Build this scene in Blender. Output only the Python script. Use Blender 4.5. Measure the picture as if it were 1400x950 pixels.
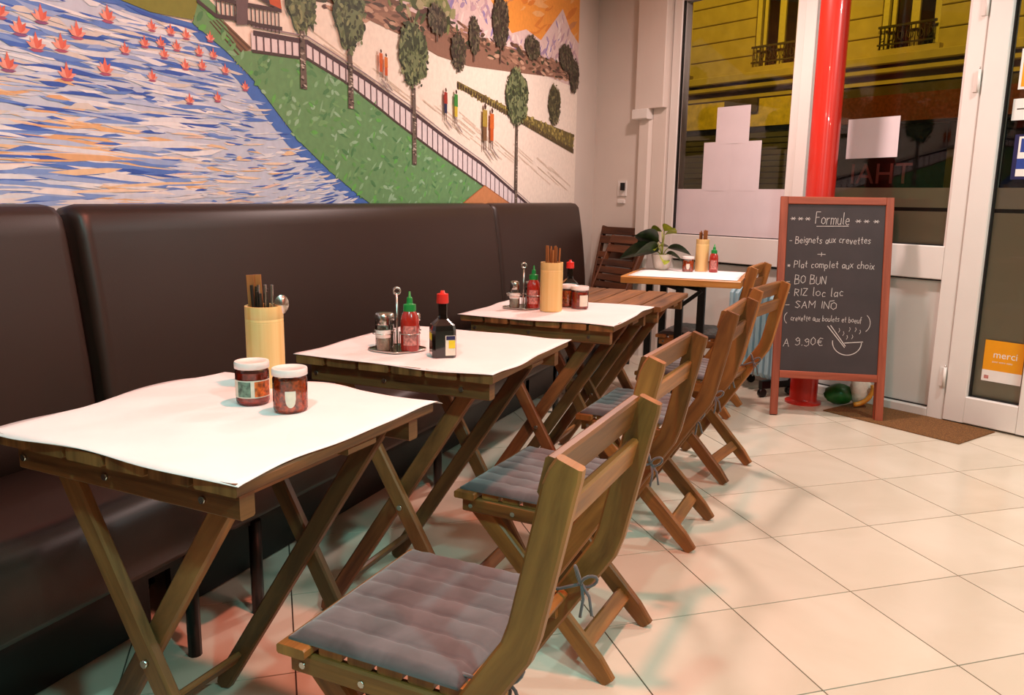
import bpy, math, random
from math import sin, cos, pi, radians, sqrt, tan
from mathutils import Vector as V, Matrix
random.seed(7)
S = bpy.context.scene
for o in list(bpy.data.objects): bpy.data.objects.remove(o)
COL = S.collection

# ------------------------------------------------------------------ camera, world, lights, exposure
cam = bpy.data.cameras.new('camera'); co = bpy.data.objects.new('camera', cam); COL.objects.link(co)
cam.sensor_width = 36; cam.lens = 1101.3 / 1400 * 36; cam.clip_start = .02
rt, up, fw = V((.917, .398, .015)), V((-.087, .163, .983)), V((-.389, .903, -.184))
m = Matrix((rt, up, -fw)).transposed().to_4x4(); m.translation = V((0, 0, 1.142)); co.matrix_world = m
S.camera = co
w = bpy.data.worlds.new('night'); S.world = w; w.use_nodes = True
w.node_tree.nodes['Background'].inputs[0].default_value = (.010, .012, .02, 1)
w.node_tree.nodes['Background'].inputs[1].default_value = .5
S.view_settings.view_transform = 'Standard'; S.view_settings.look = 'None'
S.view_settings.gamma = 1; S.view_settings.use_curve_mapping = False
S.view_settings.exposure = -0.08
def area(name, loc, size, power, col, rot=(0, 0, 0)):
    l = bpy.data.lights.new(name, 'AREA'); l.energy = power; l.color = col; l.shape = 'DISK'; l.size = size
    o = bpy.data.objects.new(name, l); o.location = loc; o.rotation_euler = rot; COL.objects.link(o); return o
RED, CYAN, WARM = (1, .27, .19), (.38, 1, .94), (.80, 1, .98)
area('ceiling_lamp_red', (-.45, 1.42, 2.64), .12, 45, RED)
area('ceiling_lamp_green', (-.45, -.05, 2.64), .12, 28, CYAN)
area('ceiling_lamp_green', (1.5, .05, 2.64), .14, 62, CYAN)
area('ceiling_lamp_red', (2.9, 1.2, 2.5), .2, 52, RED)
area('ceiling_lamp_white', (1.2, 3.5, 2.64), .25, 34, WARM)
area('ceiling_lamp_red', (-.75, 4.2, 2.64), .2, 46, (1, .74, .68))
def lamp_out(loc, tgt, power, ang):
    l = bpy.data.lights.new('street_light', 'SPOT'); l.energy = power; l.color = (1, .63, .03); l.spot_size = ang; l.spot_blend = .6; l.shadow_soft_size = .25
    o = bpy.data.objects.new('street_light', l); o.location = loc; o.rotation_euler = (V(tgt) - V(loc)).to_track_quat('-Z', 'Y').to_euler(); COL.objects.link(o)

# ------------------------------------------------------------------ helpers
def lin(h):
    r = []
    for i in (0, 2, 4):
        c = int(h[i:i + 2], 16) / 255; r.append(c / 12.92 if c <= .04045 else ((c + .055) / 1.055) ** 2.4)
    return tuple(r) + (1,)
class NT:
    def __init__(s, name):
        s.m = bpy.data.materials.new(name); s.m.use_nodes = True; s.t = s.m.node_tree; s.t.nodes.clear()
        s.out = s.t.nodes.new('ShaderNodeOutputMaterial')
    def n(s, typ, **k):
        nd = s.t.nodes.new('ShaderNode' + typ)
        for a, b in k.items():
            if a.startswith('_'): setattr(nd, a[1:], b)
            else:
                i = nd.inputs[int(a[1:])] if a[0] == 'i' and a[1:].isdigit() else nd.inputs[a.replace('__', ' ')]
                if hasattr(b, 'is_output'): s.t.links.new(b, i)
                else: i.default_value = b
        return nd
    def done(s, sh): s.t.links.new(sh, s.out.inputs[0]); return s.m
def plain(name, h, rough=.5, metal=0, spec=.5, var=.06, scale=20, bump=0, coat=0):
    t = NT(name); tc = t.n('TexCoord'); nz = t.n('TexNoise', Vector=tc.outputs['Object'], Scale=scale, Detail=4.0)
    c = lin(h); d = tuple(x * (1 - var * 2) for x in c[:3]) + (1,); e = tuple(min(1, x * (1 + var)) for x in c[:3]) + (1,)
    r = t.n('ValToRGB', Fac=nz.outputs[0]); r.color_ramp.elements[0].color = d; r.color_ramp.elements[1].color = e
    r.color_ramp.elements[0].position = .3; r.color_ramp.elements[1].position = .7
    b = t.n('BsdfPrincipled', Base__Color=r.outputs[0], Roughness=rough, Metallic=metal)
    b.inputs['Specular IOR Level'].default_value = spec; b.inputs['Coat Weight'].default_value = coat
    if bump:
        bp = t.n('Bump', Height=nz.outputs[0], Strength=bump, Distance=.01); t.t.links.new(bp.outputs[0], b.inputs['Normal'])
    return t.done(b.outputs[0])
def wood(name, dark, light, rough=.42, vary=.35):
    t = NT(name); uv = t.n('UVMap'); oi = t.n('ObjectInfo')
    mp = t.n('Mapping', Vector=uv.outputs[0], Scale=(3.2, 42, 1)); 
    ad = t.n('VectorMath', i0=mp.outputs[0], _operation='ADD'); sc = t.n('Math', i0=oi.outputs['Random'], i1=37.0, _operation='MULTIPLY')
    t.t.links.new(sc.outputs[0], ad.inputs[1])
    nz = t.n('TexNoise', Vector=ad.outputs[0], Scale=1.0, Detail=5.0, Roughness=.6, Distortion=.5)
    mp2 = t.n('Mapping', Vector=ad.outputs[0], Scale=(.5, .12, 1)); n2 = t.n('TexNoise', Vector=mp2.outputs[0], Scale=1.0, Detail=2.0)
    mx = t.n('Mix', _data_type='FLOAT', i0=.35); t.t.links.new(nz.outputs[0], mx.inputs[2]); t.t.links.new(n2.outputs[0], mx.inputs[3])
    r = t.n('ValToRGB', Fac=mx.outputs[0]); e = r.color_ramp.elements
    e[0].color = lin(dark); e[1].color = lin(light); e[0].position = .33; e[1].position = .66
    vr = t.n('MapRange', Value=oi.outputs['Random'], i3=1 - vary, i4=1 + vary * .4)
    hs = t.n('HueSaturation', Color=r.outputs[0], Value=vr.outputs[0])
    b = t.n('BsdfPrincipled', Base__Color=hs.outputs[0], Roughness=rough); b.inputs['Specular IOR Level'].default_value = .4
    bp = t.n('Bump', Height=nz.outputs[0], Strength=.25, Distance=.002); t.t.links.new(bp.outputs[0], b.inputs['Normal'])
    return t.done(b.outputs[0])

class MB:
    def __init__(s): s.v = []; s.f = []; s.uv = []; s.sm = []; s.mi = []; s.col = []
    def face(s, idx, uv=None, smooth=False, mi=0, col=None):
        s.f.append(idx); s.uv.append(uv or [(s.v[i][0] + s.v[i][2] * .37, s.v[i][1] + s.v[i][2] * .61) for i in idx]); s.sm.append(smooth); s.mi.append(mi); s.col.append(col)
    def box(s, lo, hi, c=0, mi=0):
        lo = V(lo); hi = V(hi); d = hi - lo; k = max(range(3), key=lambda i: d[i])
        ax = V((0, 0, 0)); ax[k] = 1; j = (k + 1) % 3; sd = V((0, 0, 0)); sd[j] = 1
        ce = (lo + hi) / 2; return s.sweep([ce - ax * d[k] / 2, ce + ax * d[k] / 2], sd, d[j], d[3 - k - j], c, mi)
    def sweep(s, path, side, w, t, c=.002, mi=0, ws=None):
        """rectangular bar along a path; w = size along 'side', t = size across both; c = edge chamfer"""
        path = [V(p) for p in path]; side = V(side).normalized(); n = len(path); rings = []; L = 0
        for i, p in enumerate(path):
            a = (path[i] - path[i - 1]).normalized() if i else None; b = (path[i + 1] - path[i]).normalized() if i < n - 1 else None
            tg = ((a or b) + (b or a)).normalized(); k = 1 / max(.3, tg.dot(a or b))
            sd = (side - tg * side.dot(tg)).normalized(); nr = tg.cross(sd); 
            if i: L += (path[i] - path[i - 1]).length
            f = ws[i] if ws else 1; hw, ht = w / 2, t / 2 * k * f
            if c: sec = [(-hw + c, -ht), (hw - c, -ht), (hw, -ht + c), (hw, ht - c), (hw - c, ht), (-hw + c, ht), (-hw, ht - c), (-hw, -ht + c)]
            else: sec = [(-hw, -ht), (hw, -ht), (hw, ht), (-hw, ht)]
            base = len(s.v); s.v += [tuple(p + sd * x + nr * y) for x, y in sec]; rings.append((base, L))
        m_ = len(sec); pv = [0]
        for i in range(m_): q = sec[(i + 1) % m_]; pv.append(pv[-1] + sqrt((q[0] - sec[i][0]) ** 2 + (q[1] - sec[i][1]) ** 2))
        for (b0, l0), (b1, l1) in zip(rings, rings[1:]):
            for i in range(m_):
                j = (i + 1) % m_
                s.face((b0 + i, b0 + j, b1 + j, b1 + i), [(l0, pv[i]), (l0, pv[i + 1]), (l1, pv[i + 1]), (l1, pv[i])], False, mi)
        b0 = rings[0][0]; b1 = rings[-1][0]
        s.face(tuple(b0 + i for i in reversed(range(m_))), [(sec[i][0] * .1, sec[i][1]) for i in reversed(range(m_))], False, mi)
        s.face(tuple(b1 + i for i in range(m_)), [(sec[i][0] * .1 + 9, sec[i][1]) for i in range(m_)], False, mi)
        return s
    def tube(s, path, r, n=8, mi=0, closed=False):
        path = [V(p) for p in path]; rings = []; N = len(path); L = 0; ref = None
        for i, p in enumerate(path):
            if closed: tg = (path[(i + 1) % N] - path[i - 1]).normalized()
            else: tg = (path[min(i + 1, N - 1)] - path[max(i - 1, 0)]).normalized()
            if ref is None: ref = V((0, 0, 1)) if abs(tg.z) < .9 else V((1, 0, 0))
            a = (ref - tg * ref.dot(tg)).normalized(); ref = a; b = tg.cross(a); rr = r[i] if isinstance(r, (list, tuple)) else r
            base = len(s.v); s.v += [tuple(p + (a * cos(2 * pi * k / n) + b * sin(2 * pi * k / n)) * rr) for k in range(n)]; rings.append(base)
        pr = list(zip(rings, rings[1:])) + ([(rings[-1], rings[0])] if closed else [])
        for b0, b1 in pr:
            for k in range(n): j = (k + 1) % n; s.face((b0 + k, b0 + j, b1 + j, b1 + k), None, True, mi)
        if not closed:
            s.face(tuple(rings[0] + k for k in reversed(range(n))), None, False, mi); s.face(tuple(rings[-1] + k for k in range(n)), None, False, mi)
        return s
    def lathe(s, prof, n=24, mi=0, ce=(0, 0, 0), a0=0, a1=2 * pi, cap=True):
        """prof: (r, z) list; a repeated point makes a sharp edge"""
        full = abs(a1 - a0 - 2 * pi) < 1e-6; m_ = n if full else n + 1; prev = None
        for i, (r, z) in enumerate(prof):
            if prev is not None and abs(prof[i - 1][0] - r) + abs(prof[i - 1][1] - z) < 1e-9: new = True
            else: new = False
            base = len(s.v); s.v += [(ce[0] + r * cos(a0 + (a1 - a0) * k / n), ce[1] + r * sin(a0 + (a1 - a0) * k / n), ce[2] + z) for k in range(m_)]
            if prev is not None and not new:
                for k in range(n):
                    j = (k + 1) % m_; s.face((prev + k, prev + j, base + j, base + k), [(k / n, z), ((k + 1) / n, z), ((k + 1) / n, z), (k / n, z)], True, mi)
            prev = base
        return s
    def poly(s, pts, mi=0, col=None):
        b = len(s.v); s.v += [tuple(p) for p in pts]; s.face(tuple(range(b, b + len(pts))), None, False, mi, col); return s
    def prism(s, pts, ax, mi=0):
        """polygon pts extruded by vector ax"""
        b = len(s.v); n = len(pts); ax = V(ax); s.v += [tuple(p) for p in pts] + [tuple(V(p) + ax) for p in pts]
        s.face(tuple(reversed(range(b, b + n))), None, False, mi); s.face(tuple(range(b + n, b + 2 * n)), None, False, mi)
        for i in range(n): j = (i + 1) % n; s.face((b + i, b + j, b + n + j, b + n + i), None, False, mi)
        return s
    def grid(s, fn, nu, nv, mi=0, thick=0, smooth=True):
        """closed pillow: fn(u,v) -> top point; thick = drop to the underside"""
        b = len(s.v); W = nu + 1
        for j in range(nv + 1):
            for i in range(nu + 1): s.v.append(tuple(fn(i / nu, j / nv)))
        for j in range(nv):
            for i in range(nu): a = b + j * W + i; s.face((a, a + 1, a + W + 1, a + W), [(i / nu, j / nv), ((i + 1) / nu, j / nv), ((i + 1) / nu, (j + 1) / nv), (i / nu, (j + 1) / nv)], smooth, mi)
        if thick:
            rim = [b + i for i in range(nu)] + [b + j * W + nu for j in range(nv)] + [b + nv * W + i for i in range(nu, 0, -1)] + [b + j * W for j in range(nv, 0, -1)]
            c = len(s.v); s.v += [(s.v[i][0], s.v[i][1], s.v[i][2] - thick) for i in rim]; n = len(rim)
            for k in range(n): q = (k + 1) % n; s.face((rim[q], rim[k], c + k, c + q), None, False, mi)
            s.face(tuple(c + k for k in reversed(range(n))), None, False, mi)
        return s
def obj(name, mb, mat, parent=None, **kw):
    me = bpy.data.meshes.new(name); me.from_pydata(mb.v, [], mb.f)
    for mm in (mat if isinstance(mat, (list, tuple)) else [mat]): me.materials.append(mm)
    uv = me.uv_layers.new(name='UVMap'); fl = [c for f in mb.uv for p in f for c in p]; uv.data.foreach_set('uv', fl)
    me.polygons.foreach_set('use_smooth', mb.sm); me.polygons.foreach_set('material_index', mb.mi)
    if mb.col and mb.col[0]:
        ca = me.color_attributes.new('paint', 'FLOAT_COLOR', 'CORNER'); cl = []
        for f, c in zip(mb.f, mb.col): cl += list(c) * len(f)
        ca.data.foreach_set('color', cl)
    me.validate(); me.update()
    o = bpy.data.objects.new(name, me); COL.objects.link(o)
    if parent: o.parent = parent
    for k, v in kw.items(): o[k] = v
    return o
def tag(o, label, cat, group=None):
    o['label'] = label; o['category'] = cat
    if group: o['group'] = group
    return o
def thing(name, label, cat, loc=(0, 0, 0), rz=0, group=None):
    o = bpy.data.objects.new(name, None); COL.objects.link(o); o.location = loc; o.rotation_euler = (0, 0, rz); o.empty_display_size = .1
    return tag(o, label, cat, group)
def struct(name, mb, mat, parent=None):
    o = obj(name, mb, mat, parent)
    if not parent: o['kind'] = 'structure'
    return o
def dup(root, loc, rz, label=None):
    def cp(o, p):
        c = o.copy(); COL.objects.link(c)
        if p: c.parent = p
        for ch in list(o.children): cp(ch, c)
        return c
    r = cp(root, None); r.location = loc; r.rotation_euler = (root.rotation_euler[0], root.rotation_euler[1], rz)
    if label: r['label'] = label
    return r

# ------------------------------------------------------------------ materials
M = {}
M['wall'] = plain('white_wall', 'ded2c8', .6, var=.02, scale=3)
M['wall_dark'] = plain('brown_wall', '7a5c46', .6, var=.03, scale=3)
M['pvc'] = plain('white_frame', 'e6e0da', .38, var=.015, scale=4)
M['panel'] = plain('white_panel', 'd9d8d2', .45, var=.015, scale=4)
M['grout'] = plain('grout', '4a3e34', .8, var=.1)
M['gasket'] = plain('black_gasket', '0c0b0a', .5)
M['black'] = plain('black_metal', '0d0b0a', .35, metal=.3)
M['steel'] = plain('steel', 'c9c4bd', .22, metal=1, var=.03)
M['paper'] = plain('paper', 'f2ecec', .7, var=.02, scale=9)
M['sheet'] = plain('sheet_paper', 'dccfd3', .75, var=.02, scale=6)
M['acacia'] = wood('acacia', '653a19', 'ad7138')
M['table_wood'] = wood('table_acacia', '4a2a16', 'a06a3d')
M['oak'] = wood('honey_wood', 'a5642a', 'd39550', .35, .15)
M['dark_chair'] = wood('dark_acacia', '40200f', '7a4526')
M['board_wood'] = wood('mahogany', '7e3a24', 'a8543a', .45, .15)
M['bamboo'] = wood('bamboo', 'deae62', 'f3d294', .4, .1)
M['stick'] = wood('chopstick_wood', '7a4522', 'b0713c', .45, .4)
M['darkstick'] = wood('dark_stick', '1d1512', '4a3a30', .35, .3)
M['red'] = plain('red_paint', 'c8281c', .28, var=.03, scale=5, coat=.3)
M['slate'] = plain('chalkboard_slate', '352a2b', .6, var=.12, scale=7)
M['chalk'] = plain('chalk', 'cdc4bf', .9, var=.1, scale=90)
M['white'] = plain('white_plastic', 'ece6e0', .35, var=.02)
M['lid'] = plain('white_lid', 'f0e6e2', .3, var=.02)
M['green'] = plain('green_cap', '168a3c', .35, var=.05)
M['redcap'] = plain('red_cap', 'd8281f', .35, var=.05)
M['chili'] = plain('red_sauce', 'c2351c', .18, var=.25, scale=120, coat=.6)
M['chili2'] = plain('chunky_red_sauce', 'd8581f', .15, var=.4, scale=160, coat=.8)
M['srir'] = plain('sriracha_sauce', 'a3271b', .22, var=.1, scale=40, coat=.5)
M['soy'] = plain('dark_sauce', '120a08', .12, var=.1, coat=.8)
M['label_w'] = plain('label_white', 'e6dccb', .5, var=.05, scale=80)
M['label_g'] = plain('label_green', '6c8573', .5, var=.35, scale=120)
M['label_o'] = plain('label_orange', 'cf6a2a', .5, var=.4, scale=130)
M['label_y'] = plain('label_yellow', 'e8cf2a', .5, var=.08)
M['label_p'] = plain('label_pink', 'c98078', .5, var=.3, scale=160)
M['salt'] = plain('salt', 'c9bba8', .6, var=.15, scale=200)
M['coir'] = plain('coir', '86592b', .95, var=.4, scale=260, bump=.6)
M['heater'] = plain('pale_blue_enamel', 'a6cfdc', .35, var=.02)
M['leaf'] = plain('dark_leaf', '23371d', .4, var=.3, scale=30)
M['leaf2'] = plain('yellow_leaf', '9aa32e', .4, var=.2, scale=30)
M['pot'] = plain('glazed_pot', 'd9cfc2', .3, var=.03)
M['bag_g'] = plain('green_plastic', '1f6a2c', .35, var=.2, scale=15)
M['bag_o'] = plain('orange_plastic', 'd98a2c', .35, var=.1)
M['orange'] = plain('orange_print', 'e89a0c', .45, var=.02)
M['blue'] = plain('blue_print', '27418f', .45, var=.05)
M['navy'] = plain('navy_print', '1c1c4c', .45, var=.05)
M['screw'] = M['steel']
def vinyl():
    t = NT('brown_vinyl'); tc = t.n('TexCoord'); nz = t.n('TexNoise', Vector=tc.outputs['Object'], Scale=2.0, Detail=3.0); fine = t.n('TexVoronoi', Vector=tc.outputs['Object'], Scale=420.0)
    r = t.n('ValToRGB', Fac=nz.outputs[0]); r.color_ramp.elements[0].color = lin('281914'); r.color_ramp.elements[1].color = lin('33211a')
    b = t.n('BsdfPrincipled', Base__Color=r.outputs[0], Roughness=.42); b.inputs['Specular IOR Level'].default_value = .45
    bp = t.n('Bump', Height=fine.outputs[0], Strength=.12, Distance=.001); t.t.links.new(bp.outputs[0], b.inputs['Normal']); return t.done(b.outputs[0])
M['vinyl'] = vinyl()
def tilem():
    t = NT('beige_floor_tile'); tc = t.n('TexCoord'); oi = t.n('ObjectInfo')
    ad = t.n('VectorMath', i0=tc.outputs['Object'], _operation='ADD'); sc = t.n('Math', i0=oi.outputs['Random'], i1=50.0, _operation='MULTIPLY'); t.t.links.new(sc.outputs[0], ad.inputs[1])
    nz = t.n('TexNoise', Vector=ad.outputs[0], Scale=3.5, Detail=6.0, Distortion=.6)
    r = t.n('ValToRGB', Fac=nz.outputs[0]); e = r.color_ramp.elements; e[0].color = lin('d5c9b4'); e[1].color = lin('dfd4c1'); e[0].position = .3; e[1].position = .7
    vr = t.n('MapRange', Value=oi.outputs['Random'], i3=.93, i4=1.03); hs = t.n('HueSaturation', Color=r.outputs[0], Value=vr.outputs[0])
    b = t.n('BsdfPrincipled', Base__Color=hs.outputs[0], Roughness=.2); b.inputs['Specular IOR Level'].default_value = .5
    return t.done(b.outputs[0])
M['tile'] = tilem()
def suede(name, a, b_):
    t = NT(name); tc = t.n('TexCoord'); nz = t.n('TexNoise', Vector=tc.outputs['Object'], Scale=9.0, Detail=5.0, Distortion=1.0)
    r = t.n('ValToRGB', Fac=nz.outputs[0]); e = r.color_ramp.elements; e[0].color = lin(a); e[1].color = lin(b_); e[0].position = .35; e[1].position = .65
    b = t.n('BsdfPrincipled', Base__Color=r.outputs[0], Roughness=.85); b.inputs['Sheen Weight'].default_value = .5; b.inputs['Specular IOR Level'].default_value = .2
    return t.done(b.outputs[0])
M['cushion'] = suede('grey_suede', '4d4647', '686062'); M['cushion_dark'] = suede('charcoal_suede', '2a2524', '3d3634')
def glass():
    t = NT('window_glass'); tr = t.n('BsdfTransparent', Color=(.96, .96, .95, 1)); gl = t.n('BsdfGlossy', Color=(1, 1, 1, 1), Roughness=.02); fr = t.n('Fresnel', IOR=1.3)
    mx = t.n('MixShader', Fac=fr.outputs[0]); t.t.links.new(tr.outputs[0], mx.inputs[1]); t.t.links.new(gl.outputs[0], mx.inputs[2]); return t.done(mx.outputs[0])
M['glass'] = glass()
def film():
    t = NT('frosted_film'); tr = t.n('BsdfTransparent', Color=(.5, .45, .35, 1)); df = t.n('BsdfPrincipled', Base__Color=lin('a39982'), Roughness=.55)
    mx = t.n('MixShader', Fac=.8); t.t.links.new(tr.outputs[0], mx.inputs[1]); t.t.links.new(df.outputs[0], mx.inputs[2]); return t.done(mx.outputs[0])
M['film'] = film()
def jarglass():
    t = NT('clear_glass'); tr = t.n('BsdfTransparent', Color=(.97, .98, .97, 1)); gl = t.n('BsdfGlossy', Color=(1, 1, 1, 1), Roughness=.06); fr = t.n('Fresnel', IOR=1.5)
    mx = t.n('MixShader', Fac=fr.outputs[0]); t.t.links.new(tr.outputs[0], mx.inputs[1]); t.t.links.new(gl.outputs[0], mx.inputs[2]); return t.done(mx.outputs[0])
M['jar'] = jarglass()
def paintm():
    t = NT('mural_paint'); a = t.n('VertexColor'); a.layer_name = 'paint'; tc = t.n('TexCoord')
    nz = t.n('TexNoise', Vector=tc.outputs['Object'], Scale=38.0, Detail=5.0); vr = t.n('MapRange', Value=nz.outputs[0], i1=.3, i2=.7, i3=.93, i4=1.06)
    hs = t.n('HueSaturation', Color=a.outputs[0], Value=vr.outputs[0]); b = t.n('BsdfPrincipled', Base__Color=hs.outputs[0], Roughness=.55); b.inputs['Specular IOR Level'].default_value = .3
    return t.done(b.outputs[0])
M['mural'] = paintm()
M['stone'] = plain('street_stone', 'b8a88c', .85, var=.08, scale=3)
M['stone_dark'] = plain('dark_stone', '4a3d30', .8, var=.2, scale=2)
M['shutter'] = plain('shutter_metal', '4c4638', .6, var=.15, scale=5)
M['cream'] = plain('cream_joinery', 'c9bd9c', .6, var=.05)
M['dark_glass'] = plain('dark_pane', '140f0d', .15, var=.3, scale=4)
M['iron'] = plain('balcony_iron', '1b1210', .5)
M['awning'] = plain('awning_cloth', '6b2d22', .8, var=.2)
M['sign'] = plain('shop_sign', 'd8c040', .6, var=.15, scale=8)
M['tar'] = plain('asphalt', '2a2826', .85, var=.2, scale=40)

# ------------------------------------------------------------------ room shell
WX = -1.95; TH = radians(28); P0 = V((.657, 4.682, 0)); RW = 3.5; BW = -3.0; CH = 2.72
DR = V((cos(TH), -sin(TH), 0)); DN = V((sin(TH), cos(TH), 0))          # along the shopfront to the right / outwards
def fy(x): return P0.y - (x - P0.x) * tan(TH)
SL = (WX - P0.x) / cos(TH); SR = (RW - P0.x) / cos(TH)
room = [V((WX, BW)), V((RW, BW)), V((RW, fy(RW))), V((WX, fy(WX)))]
fl = struct('floor', MB().prism([V((p.x, p.y, -.12)) for p in room], (0, 0, .116)), M['grout'])
def clip(poly):
    for a, b in zip(room, room[1:] + room[:1]):
        out = []; e = b - a; ins = lambda p: e.x * (p.y - a.y) - e.y * (p.x - a.x)
        for i, p in enumerate(poly):
            q = poly[(i + 1) % len(poly)]; dp, dq = ins(p), ins(q)
            if dp >= 0: out.append(p)
            if dp * dq < 0: out.append(p + (q - p) * (dp / (dp - dq)))
        poly = out
        if len(poly) < 3: return None
    return poly
yaw = radians(23.3); ta = radians(16.578 + 23.3)
ox, oy = .75105, 1.7336; T0 = V((ox * cos(yaw) - oy * sin(yaw), ox * sin(yaw) + oy * cos(yaw)))
ia, ib = V((cos(ta), sin(ta))), V((-sin(ta), cos(ta))); TS = .4; g = .002
tiles = []; rest = MB()
for i in range(-26, 27):
    for j in range(-26, 27):
        q = [T0 + ia * (i * TS + a) + ib * (j * TS + b) for a, b in ((g, g), (TS - g, g), (TS - g, TS - g), (g, TS - g))]
        pl = clip(q)
        if not pl: continue
        ce = sum(pl, V((0, 0))) / len(pl); d = V((ce.x, ce.y, 0)) - V((0, 0, 1.142)); z = d.dot(fw)
        vis = z > .3 and abs(d.dot(rt) / z) < .78 and -.62 < d.dot(up) / z < .3
        pts = [V((p.x, p.y, -.0045)) for p in pl]
        (tiles.append((z, pts, ce)) if vis else rest.prism(pts, (0, 0, .0045)))
tiles.sort(key=lambda t: t[0])
for k, (z, pts, ce) in enumerate(tiles):
    if k < 290:
        c3 = V((ce.x, ce.y, 0)); o = obj('tile', MB().prism([p - c3 for p in pts], (0, 0, .0045)), M['tile'], fl); o.location = c3
    else: rest.prism(pts, (0, 0, .0045))
o = obj('tile_field', rest, M['tile'], fl); o['kind'] = 'stuff'
struct('wall_left', MB().box((WX - .15, BW - .15, -.12), (WX, fy(WX), CH)), M['wall'])
struct('wall_right', MB().box((RW, BW - .15, -.12), (RW + .15, fy(RW), CH)), M['wall_dark'])
struct('wall_back', MB().box((WX, BW - .15, -.12), (RW, BW, CH)), M['wall_dark'])
struct('ceiling', MB().prism([V((p.x, p.y, CH)) for p in (V((WX - .15, BW - .15)), V((RW + .15, BW - .15)), V((RW + .15, fy(RW + .15))), V((WX - .15, fy(WX - .15))))], (0, 0, .1)), M['wall'])
def front(o): o.location = P0; o.rotation_euler = (0, 0, -TH); return o
wf = MB(); wf.box((SL - .15, 0, -.12), (-2.2, .16, CH)); wf.box((.26, 0, -.12), (SR + .1, .16, CH)); wf.box((-2.2, 0, 2.5), (.26, .16, CH)); wf.box((-2.2, .0, -.12), (.26, .16, -.0))
front(struct('wall_front', wf, M['wall']))
def frame(root, name, lo, hi, mat='pvc', c=.004): return obj(name, MB().box(lo, hi, c), M[mat], root)
def setting(name):
    o = bpy.data.objects.new(name, None); COL.objects.link(o); o['kind'] = 'structure'; return front(o)
# window_1 (left shop window) and window_2 (right shop window), each with its lower panel
w1 = setting('window_1')
frame(w1, 'stile', (-2.2, -.03, .0), (-2.128, .07, 2.5)); frame(w1, 'stile', (-1.262, -.03, 0), (-1.205, .07, 2.5))
frame(w1, 'rail', (-2.128, -.03, .735), (-1.262, .07, .905)); frame(w1, 'rail', (-2.128, -.03, 2.44), (-1.262, .07, 2.5)); frame(w1, 'rail', (-2.128, -.03, 0), (-1.262, .07, .05))
frame(w1, 'lower_panel', (-2.128, .01, .05), (-1.262, .04, .735), 'panel')
frame(w1, 'gasket', (-2.128, -.022, .9), (-1.262, -.004, .909), 'gasket', 0); frame(w1, 'gasket', (-2.128, -.02, .9), (-2.12, .0, 2.44), 'gasket', 0); frame(w1, 'gasket', (-2.128, -.0, .722), (-1.262, .012, .735), 'gasket', 0)
frame(w1, 'pane', (-2.128, .012, .905), (-1.262, .018, 2.44), 'glass', 0)
w2 = setting('window_2')
frame(w2, 'stile', (-1.205, -.04, 0), (-1.13, .07, 2.5)); frame(w2, 'stile', (-.285, -.03, 0), (-.2, .07, 2.5)); frame(w2, 'glazing_bead', (-.3, -.015, .92), (-.285, .01, 2.44))
frame(w2, 'rail', (-1.13, -.03, .745), (-.285, .07, .92)); frame(w2, 'rail', (-1.13, -.03, 2.44), (-.285, .07, 2.5)); frame(w2, 'rail', (-1.13, -.035, 0), (-.285, .07, .05))
frame(w2, 'lower_panel', (-1.13, .012, .05), (-.285, .04, .745), 'panel')
frame(w2, 'gasket', (-1.13, .0, .735), (-.285, .013, .745), 'gasket', 0); frame(w2, 'gasket', (-1.13, .0, .05), (-.285, .013, .056), 'gasket', 0)
frame(w2, 'gasket', (-1.13, -.0, .92), (-1.122, .014, 2.44), 'gasket', 0); frame(w2, 'gasket', (-1.13, -.0, .92), (-.3, .012, .927), 'gasket', 0)
frame(w2, 'pane', (-1.13, .014, .92), (-.285, .02, 2.44), 'glass', 0)
frame(w2, 'frosted_film', (-1.128, .021, .922), (-.287, .023, 1.098), 'film', 0); frame(w2, 'frosted_film', (-1.128, .021, 1.118), (-.287, .023, 1.222), 'film', 0)
frame(w2, 'film_gap', (-1.128, .021, 1.098), (-.287, .024, 1.118), 'gasket', 0)
# door_1: narrow glazed leaf hinged beside window_2
d1 = setting('door_1')
frame(d1, 'stile', (-.195, -.04, .012), (-.09, .05, 2.4)); frame(d1, 'stile', (.157, -.04, .012), (.25, .05, 2.4)); frame(d1, 'rail', (-.09, -.04, .012), (.157, .05, .152)); frame(d1, 'rail', (-.09, -.04, 2.3), (.157, .05, 2.4))
frame(d1, 'head', (-.2, -.03, 2.405), (.26, .07, 2.5)); frame(d1, 'jamb', (.252, -.03, 0), (.3, .07, 2.5)); frame(d1, 'seal', (-.199, -.02, .012), (-.196, .04, 2.4), 'gasket', 0)
for a in ((-.09, -.012, .152), (-.083, .014, 2.3)), ((-.09, -.012, .152), (.157, .014, .158)): frame(d1, 'gasket', a[0], a[1], 'gasket', 0)
frame(d1, 'pane', (-.09, .014, .152), (.157, .02, 2.3), 'glass', 0)
frame(d1, 'frosted_film', (-.088, .021, .154), (.155, .023, 1.098), 'film', 0); frame(d1, 'frosted_film', (-.088, .021, 1.118), (.155, .023, 1.222), 'film', 0); frame(d1, 'film_gap', (-.088, .021, 1.098), (.155, .024, 1.118), 'gasket', 0)
for z in (.235, 1.74, 2.1):
    h = obj('hinge', MB().tube([(-.205, -.046, z - .055), (-.205, -.046, z + .055)], .008, 8), M['white'], d1)
    obj('hinge_leaf', MB().box((-.235, -.036, z - .05), (-.206, -.031, z + .05)), M['white'], h); obj('hinge_pin', MB().tube([(-.205, -.046, z + .056), (-.205, -.046, z + .066)], .004, 6), M['steel'], h)
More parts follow.
